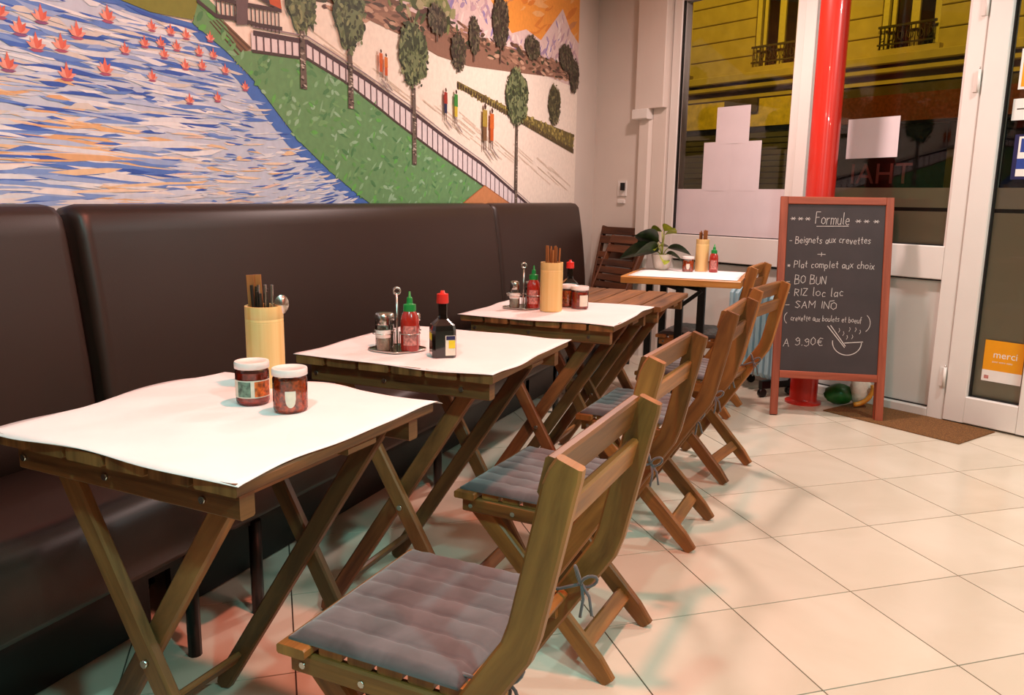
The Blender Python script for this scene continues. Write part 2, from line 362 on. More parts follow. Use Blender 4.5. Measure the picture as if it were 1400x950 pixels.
# pilaster and pipe casing left of the windows
t1 = MB(); t1.box((-2.47, -.09, 1.76), (-2.21, 0, CH), .004); front(struct('trim_1', t1, M['wall']))
t2 = MB(); t2.box((-2.48, -.105, 1.69), (-2.34, 0, 1.76), .006); front(struct('trim_2', t2, M['pvc']))
t3 = MB().box((-2.47, -.06, 0), (-2.335, 0, 1.69), .025); t3.box((-2.335, -.045, 0), (-2.21, 0, 1.76), .004); front(struct('trim_3', t3, M['wall']))
# wall socket with plug
so = front(thing('wall_socket', 'white wall socket with a black plug on the pale wall beside the far window', 'socket')); 
SO = -2.64; obj('face_plate', MB().box((SO - .045, -.012, 1.16), (SO + .045, 0, 1.27), .003), M['white'], so)
obj('plug', MB().box((SO + .005, -.04, 1.2), (SO + .035, -.012, 1.255), .005), M['black'], so); obj('lower_box', MB().box((SO - .03, -.02, 1.105), (SO + .03, 0, 1.135), .003), M['white'], so)
so.location = P0

# ------------------------------------------------------------------ mural
mu = MB(); LAY = [0]
def paint(hexc, pts, lay=None):
    LAY[0] += 1; x = WX + .0012 + (LAY[0] % 4000) * 4e-7 + (lay or 0) * .0006
    c = lin(hexc); a = 0
    for i in range(len(pts)): q = pts[(i + 1) % len(pts)]; a += pts[i][0] * q[1] - q[0] * pts[i][1]
    if a < 0: pts = pts[::-1]
    mu.poly([(x, p[0], p[1]) for p in pts], 0, c)
def dab(hexc, y, z, l, h, lay, ang=0, bend=0):
    ca, sa = cos(ang), sin(ang); P = []
    for u, v in ((-1, 0), (-.5, .9), (.25, 1), (1, .1), (.5, -.9), (-.35, -1)):
        a, b = u * l / 2, v * h / 2 + bend * u * u * h; P.append((y + a * ca - b * sa, z + a * sa + b * ca))
    paint(hexc, P, lay)
def inside(p, poly):
    r = False
    for i in range(len(poly)):
        a, b = poly[i], poly[i - 1]
        if (a[1] > p[1]) != (b[1] > p[1]) and p[0] < (b[0] - a[0]) * (p[1] - a[1]) / (b[1] - a[1]) + a[0]: r = not r
    return r
shore = [(1.5, 1.72), (1.70, 1.665), (1.84, 1.65), (2.0, 1.65), (2.06, 1.64), (2.14, 1.59), (2.26, 1.52), (2.37, 1.43), (2.5, 1.33), (2.68, 1.23), (2.85, 1.15), (2.97, 1.1), (3.1, 1.02)]
fbase = [(2.26, 1.61), (2.56, 1.63), (2.79, 1.58), (3.05, 1.5), (3.2, 1.45), (3.57, 1.34), (4.03, 1.21), (4.48, 1.09), (4.7, 1.02)]
ftop = [(2.27, 1.67), (2.56, 1.69), (2.94, 1.61), (3.3, 1.52), (3.65, 1.42), (4.07, 1.31), (4.74, 1.09), (4.95, 1.02)]
Y0, Y1, ZT = -1.6, 5.62, 2.66
paint('f4e8da', [(Y0, 1.02), (Y1, 1.02), (Y1, ZT), (Y0, ZT)], 0)                       # pale promenade ground
paint('e89a44', [(3.3, 2.0), (Y1, 2.0), (Y1, ZT), (3.3, ZT)], 1); paint('e8a860', [(3.3, 2.0), (4.3, 2.2), (4.2, ZT), (3.3, ZT)], 1)
for _ in range(160):
    y, z = random.uniform(3.4, 5.55), random.uniform(2.1, 2.6); dab(random.choice(['e79a45', 'd8843a', 'eab070', 'c98a58']), y, z, random.uniform(.1, .35), random.uniform(.02, .05), 2, random.uniform(.1, .6))
paint('dcc4c0', [(3.0, 1.95), (3.5, 2.04), (3.88, 2.24), (4.1, 2.2), (4.45, 2.06), (4.66, 2.12), (4.9, 2.1), (5.28, 2.36), (5.45, 2.25), (Y1, 2.2), (Y1, 1.9), (3.0, 1.9)], 2)
for _ in range(420):                                                                   # lilac mountain strokes
    y = random.uniform(3.5, 5.58); z = random.uniform(1.95, 2.32)
    top = 2.04 + .22 * max(0, 1 - abs(y - 3.95) / .5) + .28 * max(0, 1 - abs(y - 5.28) / .4)
    if z < top: dab(random.choice(['c3a3ac', 'a58fae', '8f83b4', 'ead8d2', 'b89aa6', 'd6bcb8']), y, z, random.uniform(.04, .14), random.uniform(.01, .03), 3, random.choice([.7, -.7, .9]) + random.uniform(-.2, .2))
paint('8d6a58', [(2.42, 1.84), (2.66, 1.86), (2.95, 1.85), (3.3, 1.83), (3.57, 1.8), (3.89, 1.8), (4.46, 1.85), (5.0, 1.9), (Y1, 1.94), (Y1, 2.04), (4.45, 1.98), (3.73, 1.95), (3.3, 1.95), (3.0, 1.97), (2.42, 2.2)], 3)
for _ in range(380):
    y = random.uniform(2.45, 5.58); k = (y - 2.45) / 3.1; z = random.uniform(1.82 + .1 * k, 1.97 + .06 * k)
    dab(random.choice(['4f4136', '6d5140', '9a7560', 'b08a72', '5b3f38', '3f4230', 'c4a088']), y, z, random.uniform(.03, .12), random.uniform(.008, .024), 4, random.uniform(-.2, .2))
paint('7c8456', [(2.5, 2.66), (2.6, 1.98), (3.0, 1.96), (3.5, 2.0), (3.75, 2.0), (3.6, 2.12), (3.2, 2.66)], 3)
for _ in range(260):
    y = random.uniform(2.5, 3.8); z = random.uniform(1.94, 2.3)
    if z < 2.35 - (y - 2.5) * .25: dab(random.choice(['4d5a36', '76804c', '97976a', '3a4128', 'a8a07c']), y, z, random.uniform(.03, .09), random.uniform(.02, .05), 4, random.uniform(0, 3))
# hedge band beyond the promenade
paint('6d6238', [(3.77, 1.71), (4.26, 1.66), (4.81, 1.62), (5.57, 1.58), (5.55, 1.45), (4.94, 1.53), (4.36, 1.61), (3.77, 1.68)], 4)
for i in range(240):
    k = random.random(); y = 3.77 + 1.79 * k; z0 = 1.70 - .125 * k; h = .03 + .1 * k
    dab(random.choice(['8d8040', '9d9050', '7a6c38', '5e5130', 'b0a05c']), y, z0 - random.uniform(0, h * .8), .02 + .015 * k, .012 + .01 * k, 5, random.uniform(-.5, .5))
for i in range(60):
    k = i / 59; y = 3.77 + 1.78 * k; paint('4a3a30', [(y, 1.68 - .23 * k - .0), (y + .014, 1.68 - .23 * k), (y + .014, 1.69 - .22 * k + .012), (y, 1.69 - .22 * k + .012)], 6)
for _ in range(46):                                                                     # paving joints on the promenade
    y = random.uniform(2.5, 5.3); z = 1.72 - (y - 2.5) * .16 + random.uniform(-.05, .05); L_ = random.uniform(.1, .4); paint('d8c6b4', [(y, z), (y + L_, z - L_ * .28), (y + L_, z - L_ * .28 + .003), (y, z + .003)], 4)
# water
water = [(Y0, 1.02)] + [(3.1, 1.02)] + shore[::-1] + [(1.3, 1.8), (.6, 2.0), (Y0, 2.3)]
paint('c0cfe4', water, 4)
paint('4a76c4', shore + [(p[0] - .07, p[1] - .015) for p in shore[::-1]], 5)
wc = ['cfdcee', 'dde6f0', 'b2c6e6', '668cd4', '4770c8', '7ea0dc', '3a5fb8', 'e6ecf2', 'd2d0cc', '98b2e0', '547ccc', 'd2dce6']
for n_ in range(2600):
    y = random.uniform(.2, 3.0); z = random.uniform(1.03, 1.72)
    if not inside((y, z), water) or not inside((y + .05, z + .01), water): continue
    c = random.choice(wc); k = (z - 1.05) / .6
    if 1.5 < y < 2.5 and z < 1.33 and random.random() < .3: c = random.choice(['e6cba6', 'dfb98a', 'ecd8c0', 'e0c8bc'])
    if y < 1.6 and 1.2 < z < 1.42 and random.random() < .28: c = random.choice(['e3c7a4', 'dcb184', 'e6d2c2'])
    if z < 1.2 and random.random() < .3: c = random.choice(['e8e6e6', 'dfe2e8'])
    fine = .6 if y > 2.0 else 1.0
    dab(c, y, z, random.uniform(.05, .26) * fine * (1.7 if z < 1.3 and y < 1.9 else 1), random.uniform(.005, .016) * fine, 6, random.uniform(-.09, .09) + (.12 if y > 2.3 else 0), random.uniform(-.8, .8))
lot = [(1.49, 1.57), (1.59, 1.55), (1.69, 1.61), (1.43, 1.53), (1.47, 1.5), (1.54, 1.51), (1.39, 1.44), (1.55, 1.44), (1.67, 1.47), (1.74, 1.53), (1.83, 1.47), (1.84, 1.61), (1.91, 1.61), (1.97, 1.61), (1.81, 1.56), (1.87, 1.57), (1.93, 1.57), (2.02, 1.57), (1.88, 1.54), (1.96, 1.52), (2.03, 1.53), (2.13, 1.53), (2.22, 1.49), (2.09, 1.44), (1.97, 1.42), (2.07, 1.62), (1.38, 1.56), (2.08, 1.57), (1.2, 1.5), (1.05, 1.42), (.9, 1.55), (1.15, 1.6)]
for i, (y, z) in enumerate(lot):                                                        # pink water lilies
    r = .016 if y < 1.7 else .012
    dab('a85a78' if i % 3 else '8a5a86', y, z - r * .95, r * 2.6, r * .55, 7, .05)
    for a, c in ((-1.15, 'e09a8e'), (1.15, 'e09a8c'), (-.6, 'd4685a'), (.6, 'e6a294'), (0, 'da7262')):
        ln = r * (2.5 if a == 0 else 1.9); w_ = r * .42; cx, sx = -sin(a), cos(a); p = (y, z - r * .6)
        paint(c, [(p[0] - sx * w_ * .4, p[1] + cx * w_ * .4), (p[0] + cx * ln * .45 - sx * w_, p[1] + sx * ln * .45 + cx * w_), (p[0] + cx * ln, p[1] + sx * ln), (p[0] + cx * ln * .45 + sx * w_, p[1] + sx * ln * .45 - cx * w_), (p[0] + sx * w_ * .4, p[1] - cx * w_ * .4)], 8)
# grass bank and olive field
paint('7f8436', [(1.2, 1.85), (1.5, 1.72), (1.70, 1.665), (1.84, 1.65), (2.0, 1.66), (2.05, 1.74), (2.1, 2.1), (1.2, 2.4)], 7)
bank = [(2.0, 1.65), (2.04, 1.75), (2.1, 1.72), (2.2, 1.6)] + fbase + [(3.1, 1.02)] + shore[:4:-1]
paint('6a9a68', bank, 7)
for _ in range(2200):
    y = random.uniform(2.0, 4.7); z = random.uniform(1.03, 1.72)
    if inside((y, z), bank): dab(random.choice(['5a9160', '6ea46c', '62a05c', '86b48a', '4f8656', '78aa72', '94be9c', '64b058']), y, z, random.uniform(.02, .06), random.uniform(.008, .018), 8, random.uniform(-.6, 1.2))
for i in range(len(shore) - 1):                                                         # dark reeds along the shore
    for k in range(14):
        t = k / 14; a, b = shore[i], shore[i + 1]; y = a[0] + (b[0] - a[0]) * t; z = a[1] + (b[1] - a[1]) * t
        if y > 2.0: dab(random.choice(['3c4f34', '5a6a48', 'b0a888', '2f4030']), y + .01, z + .008, random.uniform(.02, .045), .005, 9, random.uniform(1.1, 1.9))
paint('7d6248', [(2.06, 1.67), (2.12, 1.69), (2.26, 1.62), (2.18, 1.57)], 9)
for k in range(4): paint('5c4636', [(2.07 + k * .014, 1.668 + k * .005), (2.075 + k * .014, 1.67 + k * .005), (2.2 + k * .018, 1.588 + k * .01), (2.19 + k * .018, 1.586 + k * .01)], 10)
# promenade railing
def strip(pts, wd, c, lay):
    for a, b in zip(pts, pts[1:]): paint(c, [(a[0], a[1] - wd / 2), (b[0], b[1] - wd / 2), (b[0], b[1] + wd / 2), (a[0], a[1] + wd / 2)], lay)
def along(pts, y):
    for a, b in zip(pts, pts[1:]):
        if a[0] <= y <= b[0]: return a[1] + (b[1] - a[1]) * (y - a[0]) / (b[0] - a[0])
    return pts[-1][1]
for a, b in zip(fbase, fbase[1:]):
    paint('e2d8dc', [(a[0], a[1]), (b[0], b[1]), (b[0], along(ftop, b[0]) if b[0] < 4.9 else b[1] + .08), (a[0], along(ftop, max(a[0], 2.27)))], 9)
strip(ftop, .017, '4b3a40', 11); strip(fbase, .011, '4b3f3a', 11); strip([(p[0], p[1] + .02) for p in ftop], .005, '8a7c84', 11)
y = 2.28
while y < 4.6:
    paint('54444a', [(y, along(fbase, y)), (y + .007, along(fbase, y)), (y + .007, along(ftop, y)), (y, along(ftop, y))], 11); y += .037 + (y - 2.28) * .012
# pavilion railings at the top left
for q in ([(2.0, 1.78), (2.1, 1.745), (2.2, 1.75), (2.42, 1.77)], [(2.02, 1.72), (2.1, 1.69), (2.2, 1.70), (2.3, 1.70), (2.42, 1.71)], [(2.1, 1.86), (2.3, 1.79), (2.42, 1.775)]): strip(q, .013, '4a3b3c', 12)
for k in range(16): y = 2.1 + k * .02; paint('4a3b3c', [(y, 1.69), (y + .006, 1.69), (y + .006, 1.76), (y, 1.76)], 12)
paint('6b5a5c', [(2.19, 1.68), (2.24, 1.69), (2.27, 1.9), (2.2, 1.9)], 12); paint('c65a2e', [(2.36, 1.78), (2.42, 1.775), (2.41, 1.84), (2.34, 1.84)], 12)
# orange roof at the bottom
paint('c98a5c', [(3.79, 1.02), (3.79, 1.09), (4.09, 1.2), (4.48, 1.09), (4.6, 1.02)], 13); strip([(3.79, 1.09), (4.09, 1.2), (4.48, 1.09)], .006, 'a5643c', 13)
# trees: (Y, foot z, trunk top z, crown centre z, crown half width, crown half height)
for (y, z0, z1, zc, rw, rh, c) in ((2.53, 1.52, 1.73, 1.83, .09, .12, 0), (2.83, 1.48, 1.72, 1.86, .11, .17, 0), (3.33, 1.28, 1.66, 1.77, .13, .15, 0), (4.53, 1.1, 1.62, 1.72, .17, .17, 0), (4.28, 1.87, 1.99, 2.09, .11, .15, 1), (3.77, 1.75, 1.79, 1.85, .08, .09, 1), (5.15, 1.62, 1.66, 1.74, .11, .13, 2), (3.95, 1.83, 1.88, 1.96, .06, .09, 1), (3.55, 1.86, 1.9, 1.96, .09, .07, 1), (4.75, 1.95, 1.97, 2.03, .12, .07, 1), (5.35, 1.97, 2.0, 2.06, .14, .09, 1), (5.52, 1.86, 1.9, 1.97, .1, .12, 1)):
    tw = .02 if c == 0 else .014
    if c == 0:
        paint('6b5f56', [(y - tw, z0), (y + tw, z0), (y + tw * .6, z1), (y - tw * .6, z1)], 14)
        for _ in range(34):
            zz = random.uniform(z0, z1); dab(random.choice(['3a322e', 'c9beb2', '4a403a', 'a89c92']), y + random.uniform(-tw, tw) * .6, zz, random.uniform(.012, .024), .006, 15, random.uniform(-.3, .3))
    else: paint('5a4a40', [(y - tw * .5, z0), (y + tw * .5, z0), (y + tw * .3, z1), (y - tw * .3, z1)], 14)
    pal = [['3f4a33', '5d6b45', '73805a', '2d3626', '4a5038', '8d9468'], ['4a3f34', '5b5242', '352e28', '6d6450', '44472f'], ['4d4a34', '62603f', '3a3a28', '7a7550']][c]
    for q in range(9):
        a = 2 * pi * q / 9; paint(pal[0] if q % 2 else pal[2], [(y + cos(a) * rw * .45 + cos(b_) * rw * .5 * (1 + .25 * sin(3 * b_ + q)), zc + sin(a) * rh * .5 + sin(b_) * rh * .45 * (1 + .25 * sin(2 * b_ + q))) for b_ in [2 * pi * u / 11 for u in range(11)]], 15)
    for _ in range(int(70 + 900 * rw)):
        a = random.uniform(0, 2 * pi); r = sqrt(random.random()); dab(random.choice(pal), y + cos(a) * r * rw, zc + sin(a) * r * rh, random.uniform(.018, .036), random.uniform(.008, .018), 16, random.uniform(0, pi))
# strolling figures
for (y, z0, z1, ca, cb) in ((3.05, 1.63, 1.745, 'd0622a', 'c8561f'), (3.09, 1.62, 1.735, 'd97a34', 'c8561f'), (3.63, 1.51, 1.66, '9c3226', '2b3050'), (3.74, 1.5, 1.665, '3d8a3c', 'c9b53a'), (4.08, 1.39, 1.635, 'a8903c', '7a5a3c'), (4.17, 1.4, 1.62, 'cf6a2c', 'c85a24')):
    h = z1 - z0; wd = h * .12
    for sx in (-1, 1): paint('5a4236', [(y + sx * wd * .5 - wd * .2, z0), (y + sx * wd * .5 + wd * .2, z0), (y + sx * wd * .3 + wd * .2, z0 + h * .3), (y + sx * wd * .3 - wd * .2, z0 + h * .3)], 17)
    paint(cb, [(y - wd * .8, z0 + h * .2), (y + wd * .8, z0 + h * .2), (y + wd * .8, z0 + h * .55), (y - wd * .8, z0 + h * .55)], 18)
    paint(ca, [(y - wd, z0 + h * .5), (y + wd, z0 + h * .5), (y + wd * .9, z0 + h * .86), (y - wd * .9, z0 + h * .86)], 18)
    dab('4a2f24', y, z0 + h * .93, wd * 1.1, wd * 1.1, 19); dab('a09490', y + wd * 2, z0 - .02, wd * 5, .012, 16, -.5)
tag(obj('mural', mu, M['mural']), 'wide painted wall mural of a lily pond, grass bank, railing and trees above the bench', 'mural')

# ------------------------------------------------------------------ bench
BP = [(-1.945, .43), (-1.945, 1.098), (-1.91, 1.106), (-1.875, 1.1), (-1.853, 1.078), (-1.843, 1.03), (-1.832, .96), (-1.82, .88), (-1.808, .78), (-1.798, .68), (-1.79, .58), (-1.785, .43)]
SP = [(-1.79, .29), (-1.79, .485), (-1.6, .48), (-1.46, .47), (-1.42, .455), (-1.405, .42), (-1.403, .36), (-1.405, .31), (-1.42, .29)]
def padded(prof, y0, y1, cx, cz):
    mb = MB(); st = [(y0, .05), (y0 + .004, .025), (y0 + .014, .008), (y0 + .035, 0), (y1 - .035, 0), (y1 - .014, .008), (y1 - .004, .025), (y1, .05)]; rings = []
    for y, k in st:
        base = len(mb.v)
        for x, z in prof:
            dx = (cx - x); dz = (cz - z); kk = k * .5; mb.v.append((x + max(-kk, min(kk, dx)) * (0 if x < -1.94 else 1), y, z + max(-kk, min(kk, dz))))
        rings.append(base)
    n = len(prof)
    for a, b in zip(rings, rings[1:]):
        for i in range(n): j = (i + 1) % n; mb.face((a + i, a + j, b + j, b + i), None, True)
    mb.face(tuple(rings[0] + i for i in reversed(range(n))), None, False); mb.face(tuple(rings[-1] + i for i in range(n)), None, False); return mb
for (y0, y1, lab) in ((-1.0, 1.445, 'nearest brown vinyl bench section, cut off at the left of the picture'), (1.478, 4.03, 'long middle brown vinyl bench section behind the covered folding tables'), (4.036, 5.47, 'short far brown vinyl bench section ending beside the white corner wall')):
    b = thing('bench', lab, 'bench', (-1.7, (y0 + y1) / 2, 0), 0, 'brown vinyl bench sections'); off = V((1.7, -(y0 + y1) / 2, 0))
    def sh(mb): mb.v = [tuple(V(p) + off) for p in mb.v]; return mb
    obj('backrest', sh(padded(BP, y0, y1, -1.9, .75)), M['vinyl'], b); obj('seat', sh(padded(SP, y0, y1, -1.6, .39)), M['vinyl'], b)
    obj('seat_frame', sh(MB().box((-1.93, y0 + .03, .26), (-1.45, y1 - .03, .29))), M['black'], b)
    obj('added_shade_panel', sh(MB().box((-1.66, y0 + .02, .012), (-1.64, y1 - .02, .262))), M['black'], b)  # black panel added beneath the seat so the space under the bench stays dark
    ys = [y0 + .14, y1 - .06] + ([2.65] if y1 - y0 > 2 and y0 > 1 else [])
    for yy in ys:
        for xx in (-1.45, -1.86): obj('leg', sh(MB().tube([(xx, yy, 0), (xx, yy, .27)], .017, 10)), M['black'], b)

# ------------------------------------------------------------------ folding tables
ZT_ = .741; TW, TD = .545, .524
def make_table():
    t = thing('folding_table', '', 'table'); nx = 6; wd = (TW - .009 * (nx - 1)) / nx
    for i in range(nx):
        x = -TW + wd / 2 + i * (wd + .009); obj('slat', MB().box((x - wd / 2, 0, ZT_ - .02), (x + wd / 2, TD, ZT_), .003), M['table_wood'], t)
    for y in (.022, TD - .06):
        r = obj('batten', MB().box((-TW + .03, y, ZT_ - .066), (-.018, y + .03, ZT_ - .0205), .003), M['table_wood'], t)
        for x in (-.09, -.3, -.5): obj('bolt', MB().tube([(x, y - .004, ZT_ - .045), (x, y + .001, ZT_ - .045)], .006, 8), M['steel'], r)
    obj('hinge_block', MB().box((-.04, .26, ZT_ - .034), (-.006, .34, ZT_ - .0205), .003), M['table_wood'], t)
    zt = ZT_ - .03
    def leg(xa, xb, y): 
        d = V((xb - xa, 0, -zt)).normalized(); a = V((xa, y, zt)); b_ = V((xb, y, 0)); k = (b_ - a).length
        return MB().sweep([a, a + d * (k - .02), b_ + V((0, 0, .006))], (0, 1, 0), .021, .042, .004, ws=[1, 1, .6])
    for y in (.064, .489): obj('leg', leg(-.472, -.075, y), M['table_wood'], t)
    for y in (.089, .464): obj('leg', leg(-.078, -.545, y), M['table_wood'], t)
    def rung(xa, xb, f, y0, y1): x = xa + (xb - xa) * f; z = zt * (1 - f); return MB().sweep([(x, y0, z), (x, y1, z)], V((xb - xa, 0, -zt)), .035, .014, .003)
    obj('rung', rung(-.078, -.545, .87, .098, .455), M['table_wood'], t); obj('rung', rung(-.472, -.075, .83, .073, .48), M['table_wood'], t)
    obj('rung', rung(-.472, -.075, .04, .073, .48), M['table_wood'], t); obj('rung', rung(-.078, -.545, .04, .098, .455), M['table_wood'], t)
    cx = -.2785; 
    for y in (.0505, .503): obj('pivot_bolt', MB().tube([(cx, y - .004, .36), (cx, y + .004, .36)], .007, 8), M['steel'], t)
    return t
tp = make_table(); TABLES = []
for k, (x, y, a, lab) in enumerate(((-.772, .829, -2.4, 'nearest slatted wooden folding table under white paper, two red jars on top'), (-.745, 1.622, .6, 'second slatted folding table under white paper, holding a red-capped sauce bottle'), (-.705, 2.452, .3, 'third slatted folding table under white paper, joined to the bare table'), (-.678, 2.985, .3, 'bare slatted wooden folding table without a paper cover'))):
    o = tp if k == 0 else dup(tp, (0, 0, 0), 0)
    o.location = (x, y, 0); o.rotation_euler = (0, 0, radians(a)); o['label'] = lab; o['group'] = 'wooden folding tables along the bench'; TABLES.append(o)
def cover(x, y, a, x0, x1, y0, y1, lab, z=ZT_, seed=0, droop=.012):
    rnd = random.Random(seed); ph = [rnd.uniform(0, 6) for _ in range(6)]
    def fn(u, v):
        px = x0 + (x1 - x0) * u; py = y0 + (y1 - y0) * v
        e = max(0, -py, py - TD, px, -TW - px)
        wv = .0014 * (1 + sin(px * 23 + ph[0]) * sin(py * 17 + ph[1])) + .001 * (1 + sin(px * 9 + py * 31 + ph[2]))
        dy = .004 * sin(px * 21 + ph[3]) * (1 if v in (0, 1) else 0); dx = .004 * sin(py * 19 + ph[4]) * (1 if u in (0, 1) else 0)
        zz = .0012 + wv - min(droop, e * (.35 + .3 * sin(px * 14 + py * 11 + ph[5]))) * (1 if e > 0 else 0)
        return (px + dx, py + dy, zz)
    o = obj('paper_cover', MB().grid(fn, 36, 36, thick=.0006), M['paper']); tag(o, lab, 'table cover', 'white paper table covers')
    o.location = (x, y, z); o.rotation_euler = (0, 0, radians(a))
cover(-.772, .829, -2.4, -.588, .004, -.006, .545, 'large white paper cover on the nearest folding table', seed=1)
cover(-.745, 1.622, .6, -.548, .006, -.006, .53, 'white paper cover under the chrome caddy and red-capped bottle', seed=2)
cover(-.705, 2.452, .3, -.55, .004, -.006, .525, 'white paper cover on the third folding table, next to the bare one', seed=3)

# ------------------------------------------------------------------ cafe table by the window
ct = thing('cafe_table', 'thick honey wood table on black metal legs beside the far window', 'table', (-.85, 4.33, 0), radians(3))
obj('tabletop', MB().box((-.3, -.275, .712), (.3, .275, .748), .004), M['oak'], ct)
for (x0, x1) in ((.0, -.24), (.11, -.16)):
    y0, y1 = -.225, .225
    for x, y in ((x0, y0), (x1, y1)): obj('leg', MB().box((x - .019, y - .019, .0), (x + .019, y + .019, .711), .002), M['black'], ct)
    obj('foot_bar', MB().sweep([(x0, y0 + .02, .045), (x1, y1 - .02, .045)], (0, 0, 1), .03, .03, .002), M['black'], ct); obj('top_bar', MB().sweep([(x0, y0 + .02, .695), (x1, y1 - .02, .695)], (0, 0, 1), .03, .03, .002), M['black'], ct)
obj('brace', MB().sweep([(-.0, -.245, .6), (.11, -.245, .69)], (0, 1, 0), .012, .02, .002), M['black'], ct)
o = obj('paper_cover', MB().grid(lambda u, v: (-.27 + .55 * u, -.255 + .52 * v, .7495 + .0012 * (1 + sin(u * 11) * sin(v * 9))), 14, 14, thick=.0006), M['paper']); o.location = (-.85, 4.33, 0); o.rotation_euler = (0, 0, radians(3))
tag(o, 'white paper cover on the thick table beside the window', 'table cover', 'white paper table covers')

# ------------------------------------------------------------------ folding chairs (local x = backwards, y across, z up)
def make_chair():
    t = thing('folding_chair', '', 'chair'); W = M['acacia']
    for s in (-1, 1):
        y = s * .187; pts = [(.489, y, .808), (.483, y, .792), (.476, y, .77), (.452, y, .66), (.43, y, .56), (.418, y, .525), (.395, y, .49), (.095, y, .028), (.08, y, 0.006)]
        obj('post', MB().sweep(pts, (0, 1, 0), .021, .05, .004, ws=[.78, .94, 1, 1, 1, 1, 1, 1, .7]), W, t)
        pts = [(.02, s * .15, .405), (.36, s * .15, .05), (.398, s * .15, .006)]
        lg = obj('rear_leg', MB().sweep(pts, (0, 1, 0), .021, .048, .004, ws=[1, 1, .75]), W, t)
        obj('bolt', MB().tube([(.222, s * .163, .206), (.222, s * .178, .206)], .006, 8), M['steel'], lg)
        r = obj('seat_rail', MB().box((.012, s * .172 - .01, .375), (.335, s * .172 + .01, .412), .004), W, t)
        for x in (.035, .15, .31): obj('screw', MB().tube([(x, s * .182, .392), (x, s * .1845, .392)], .006, 8), M['screw'], r)
    for i, (x0, x1) in enumerate(((-.004, .052), (.062, .108), (.118, .164), (.174, .22), (.23, .276), (.286, .332))):
        obj('seat_slat', MB().box((x0, -.198 if i == 0 else -.174, .4125), (x1, .198 if i == 0 else .174, .43), .003), W, t)
    obj('back_rail', MB().sweep([(.335, -.176, .412), (.335, .176, .412)], (.6, 0, .8), .045, .018, .003), W, t)
    obj('back_slat', MB().sweep([(.456, -.187, .783), (.456, .187, .783)], (.22, 0, 1), .058, .017, .004), W, t)
    obj('back_slat', MB().sweep([(.462, -.176, .715), (.462, .176, .715)], (.22, 0, 1), .05, .015, .004), W, t)
    obj('leg_rung', MB().sweep([(.33, -.139, .082), (.33, .139, .082)], (.7, 0, -.72), .042, .014, .003), W, t)
    obj('front_rung', MB().sweep([(.14, -.176, .14), (.14, .176, .14)], (.6, 0, .8), .034, .014, .003), W, t)
    return t
cp = make_chair(); CH_ = [((-.802, 1.141), -1.84, 'nearest wooden folding chair, seat edge facing the camera'), ((-.856, 1.872), -3.3, 'second wooden folding chair, at the table with the sauce caddy'), ((-.825, 2.682), -1.8, 'third wooden folding chair, at the table with two jars behind the bamboo cup'), ((-.797, 3.44), -10.35, 'fourth wooden folding chair, turned askew in front of the pale blue heater'), ((-.965, 4.419), -3.85, 'farthest wooden folding chair, standing at the thick window table')]
def quilt():
    n = 7; D, Wd = .315, .36
    def fn(u, v):
        e = min(u, 1 - u) * D; f = min(v, 1 - v) * Wd; r = min(1, e / .012) ** .5 * min(1, f / .012) ** .5
        ch = abs(sin(pi * n * v)) ** .45
        return (.006 + D * u, -Wd / 2 + Wd * v, .004 + .014 * r * (.68 + .32 * ch) + .0012 * sin(u * 40 + v * 13) * r)
    return MB().grid(fn, 16, 84, thick=.004)
def make_cushion():
    t = thing('seat_cushion', '', 'cushion'); obj('pad', quilt(), M['cushion'], t)
    for s in (-1, 1):
        obj('tie', MB().tube([(.312, s * .15, .008), (.345, s * .158, .012), (.385, s * .16, .03)], .0032, 6), M['cushion'], t)
        for q, (dx, dz) in enumerate(((.03, .016), (-.012, .03))):
            obj('bow', MB().tube([(.385 + dx * .5 * (1 - cos(a)) , s * (.158 - .006 * sin(a)), .03 + dz * .5 * (1 - cos(a)) + .012 * sin(a)) for a in [2 * pi * k / 12 for k in range(12)]], .003, 6, closed=True), M['cushion'], t)
        obj('tie', MB().tube([(.385, s * .16, .03), (.392, s * .152, .005), (.388, s * .15, -.03)], .003, 6), M['cushion'], t)
        obj('tie', MB().tube([(.385, s * .16, .03), (.402, s * .156, .01), (.41, s * .15, -.022)], .003, 6), M['cushion'], t)
    return t
qp = make_cushion(); CL = ['grey quilted cushion on the nearest folding chair', 'grey quilted cushion on the second folding chair from the camera', 'grey quilted cushion on the third folding chair from the camera', 'grey quilted cushion on the askew chair in front of the heater', 'dark charcoal cushion on the farthest chair by the window table']
for k, ((x, y), a, lab) in enumerate(CH_):
    c = cp if k == 0 else dup(cp, (0, 0, 0), 0); c.location = (x, y, 0); c.rotation_euler = (0, 0, radians(a)); c['label'] = lab; c['group'] = 'wooden folding chairs in a row'
    q = qp if k == 0 else dup(qp, (0, 0, 0), 0); q.location = (x, y, .43); q.rotation_euler = (0, 0, radians(a + (-1 if k == 1 else 0))); q['label'] = CL[k]; q['group'] = 'chair cushions'
    if k == 4:
        for ch in q.children: ch.data = ch.data.copy(); ch.data.materials[0] = M['cushion_dark']
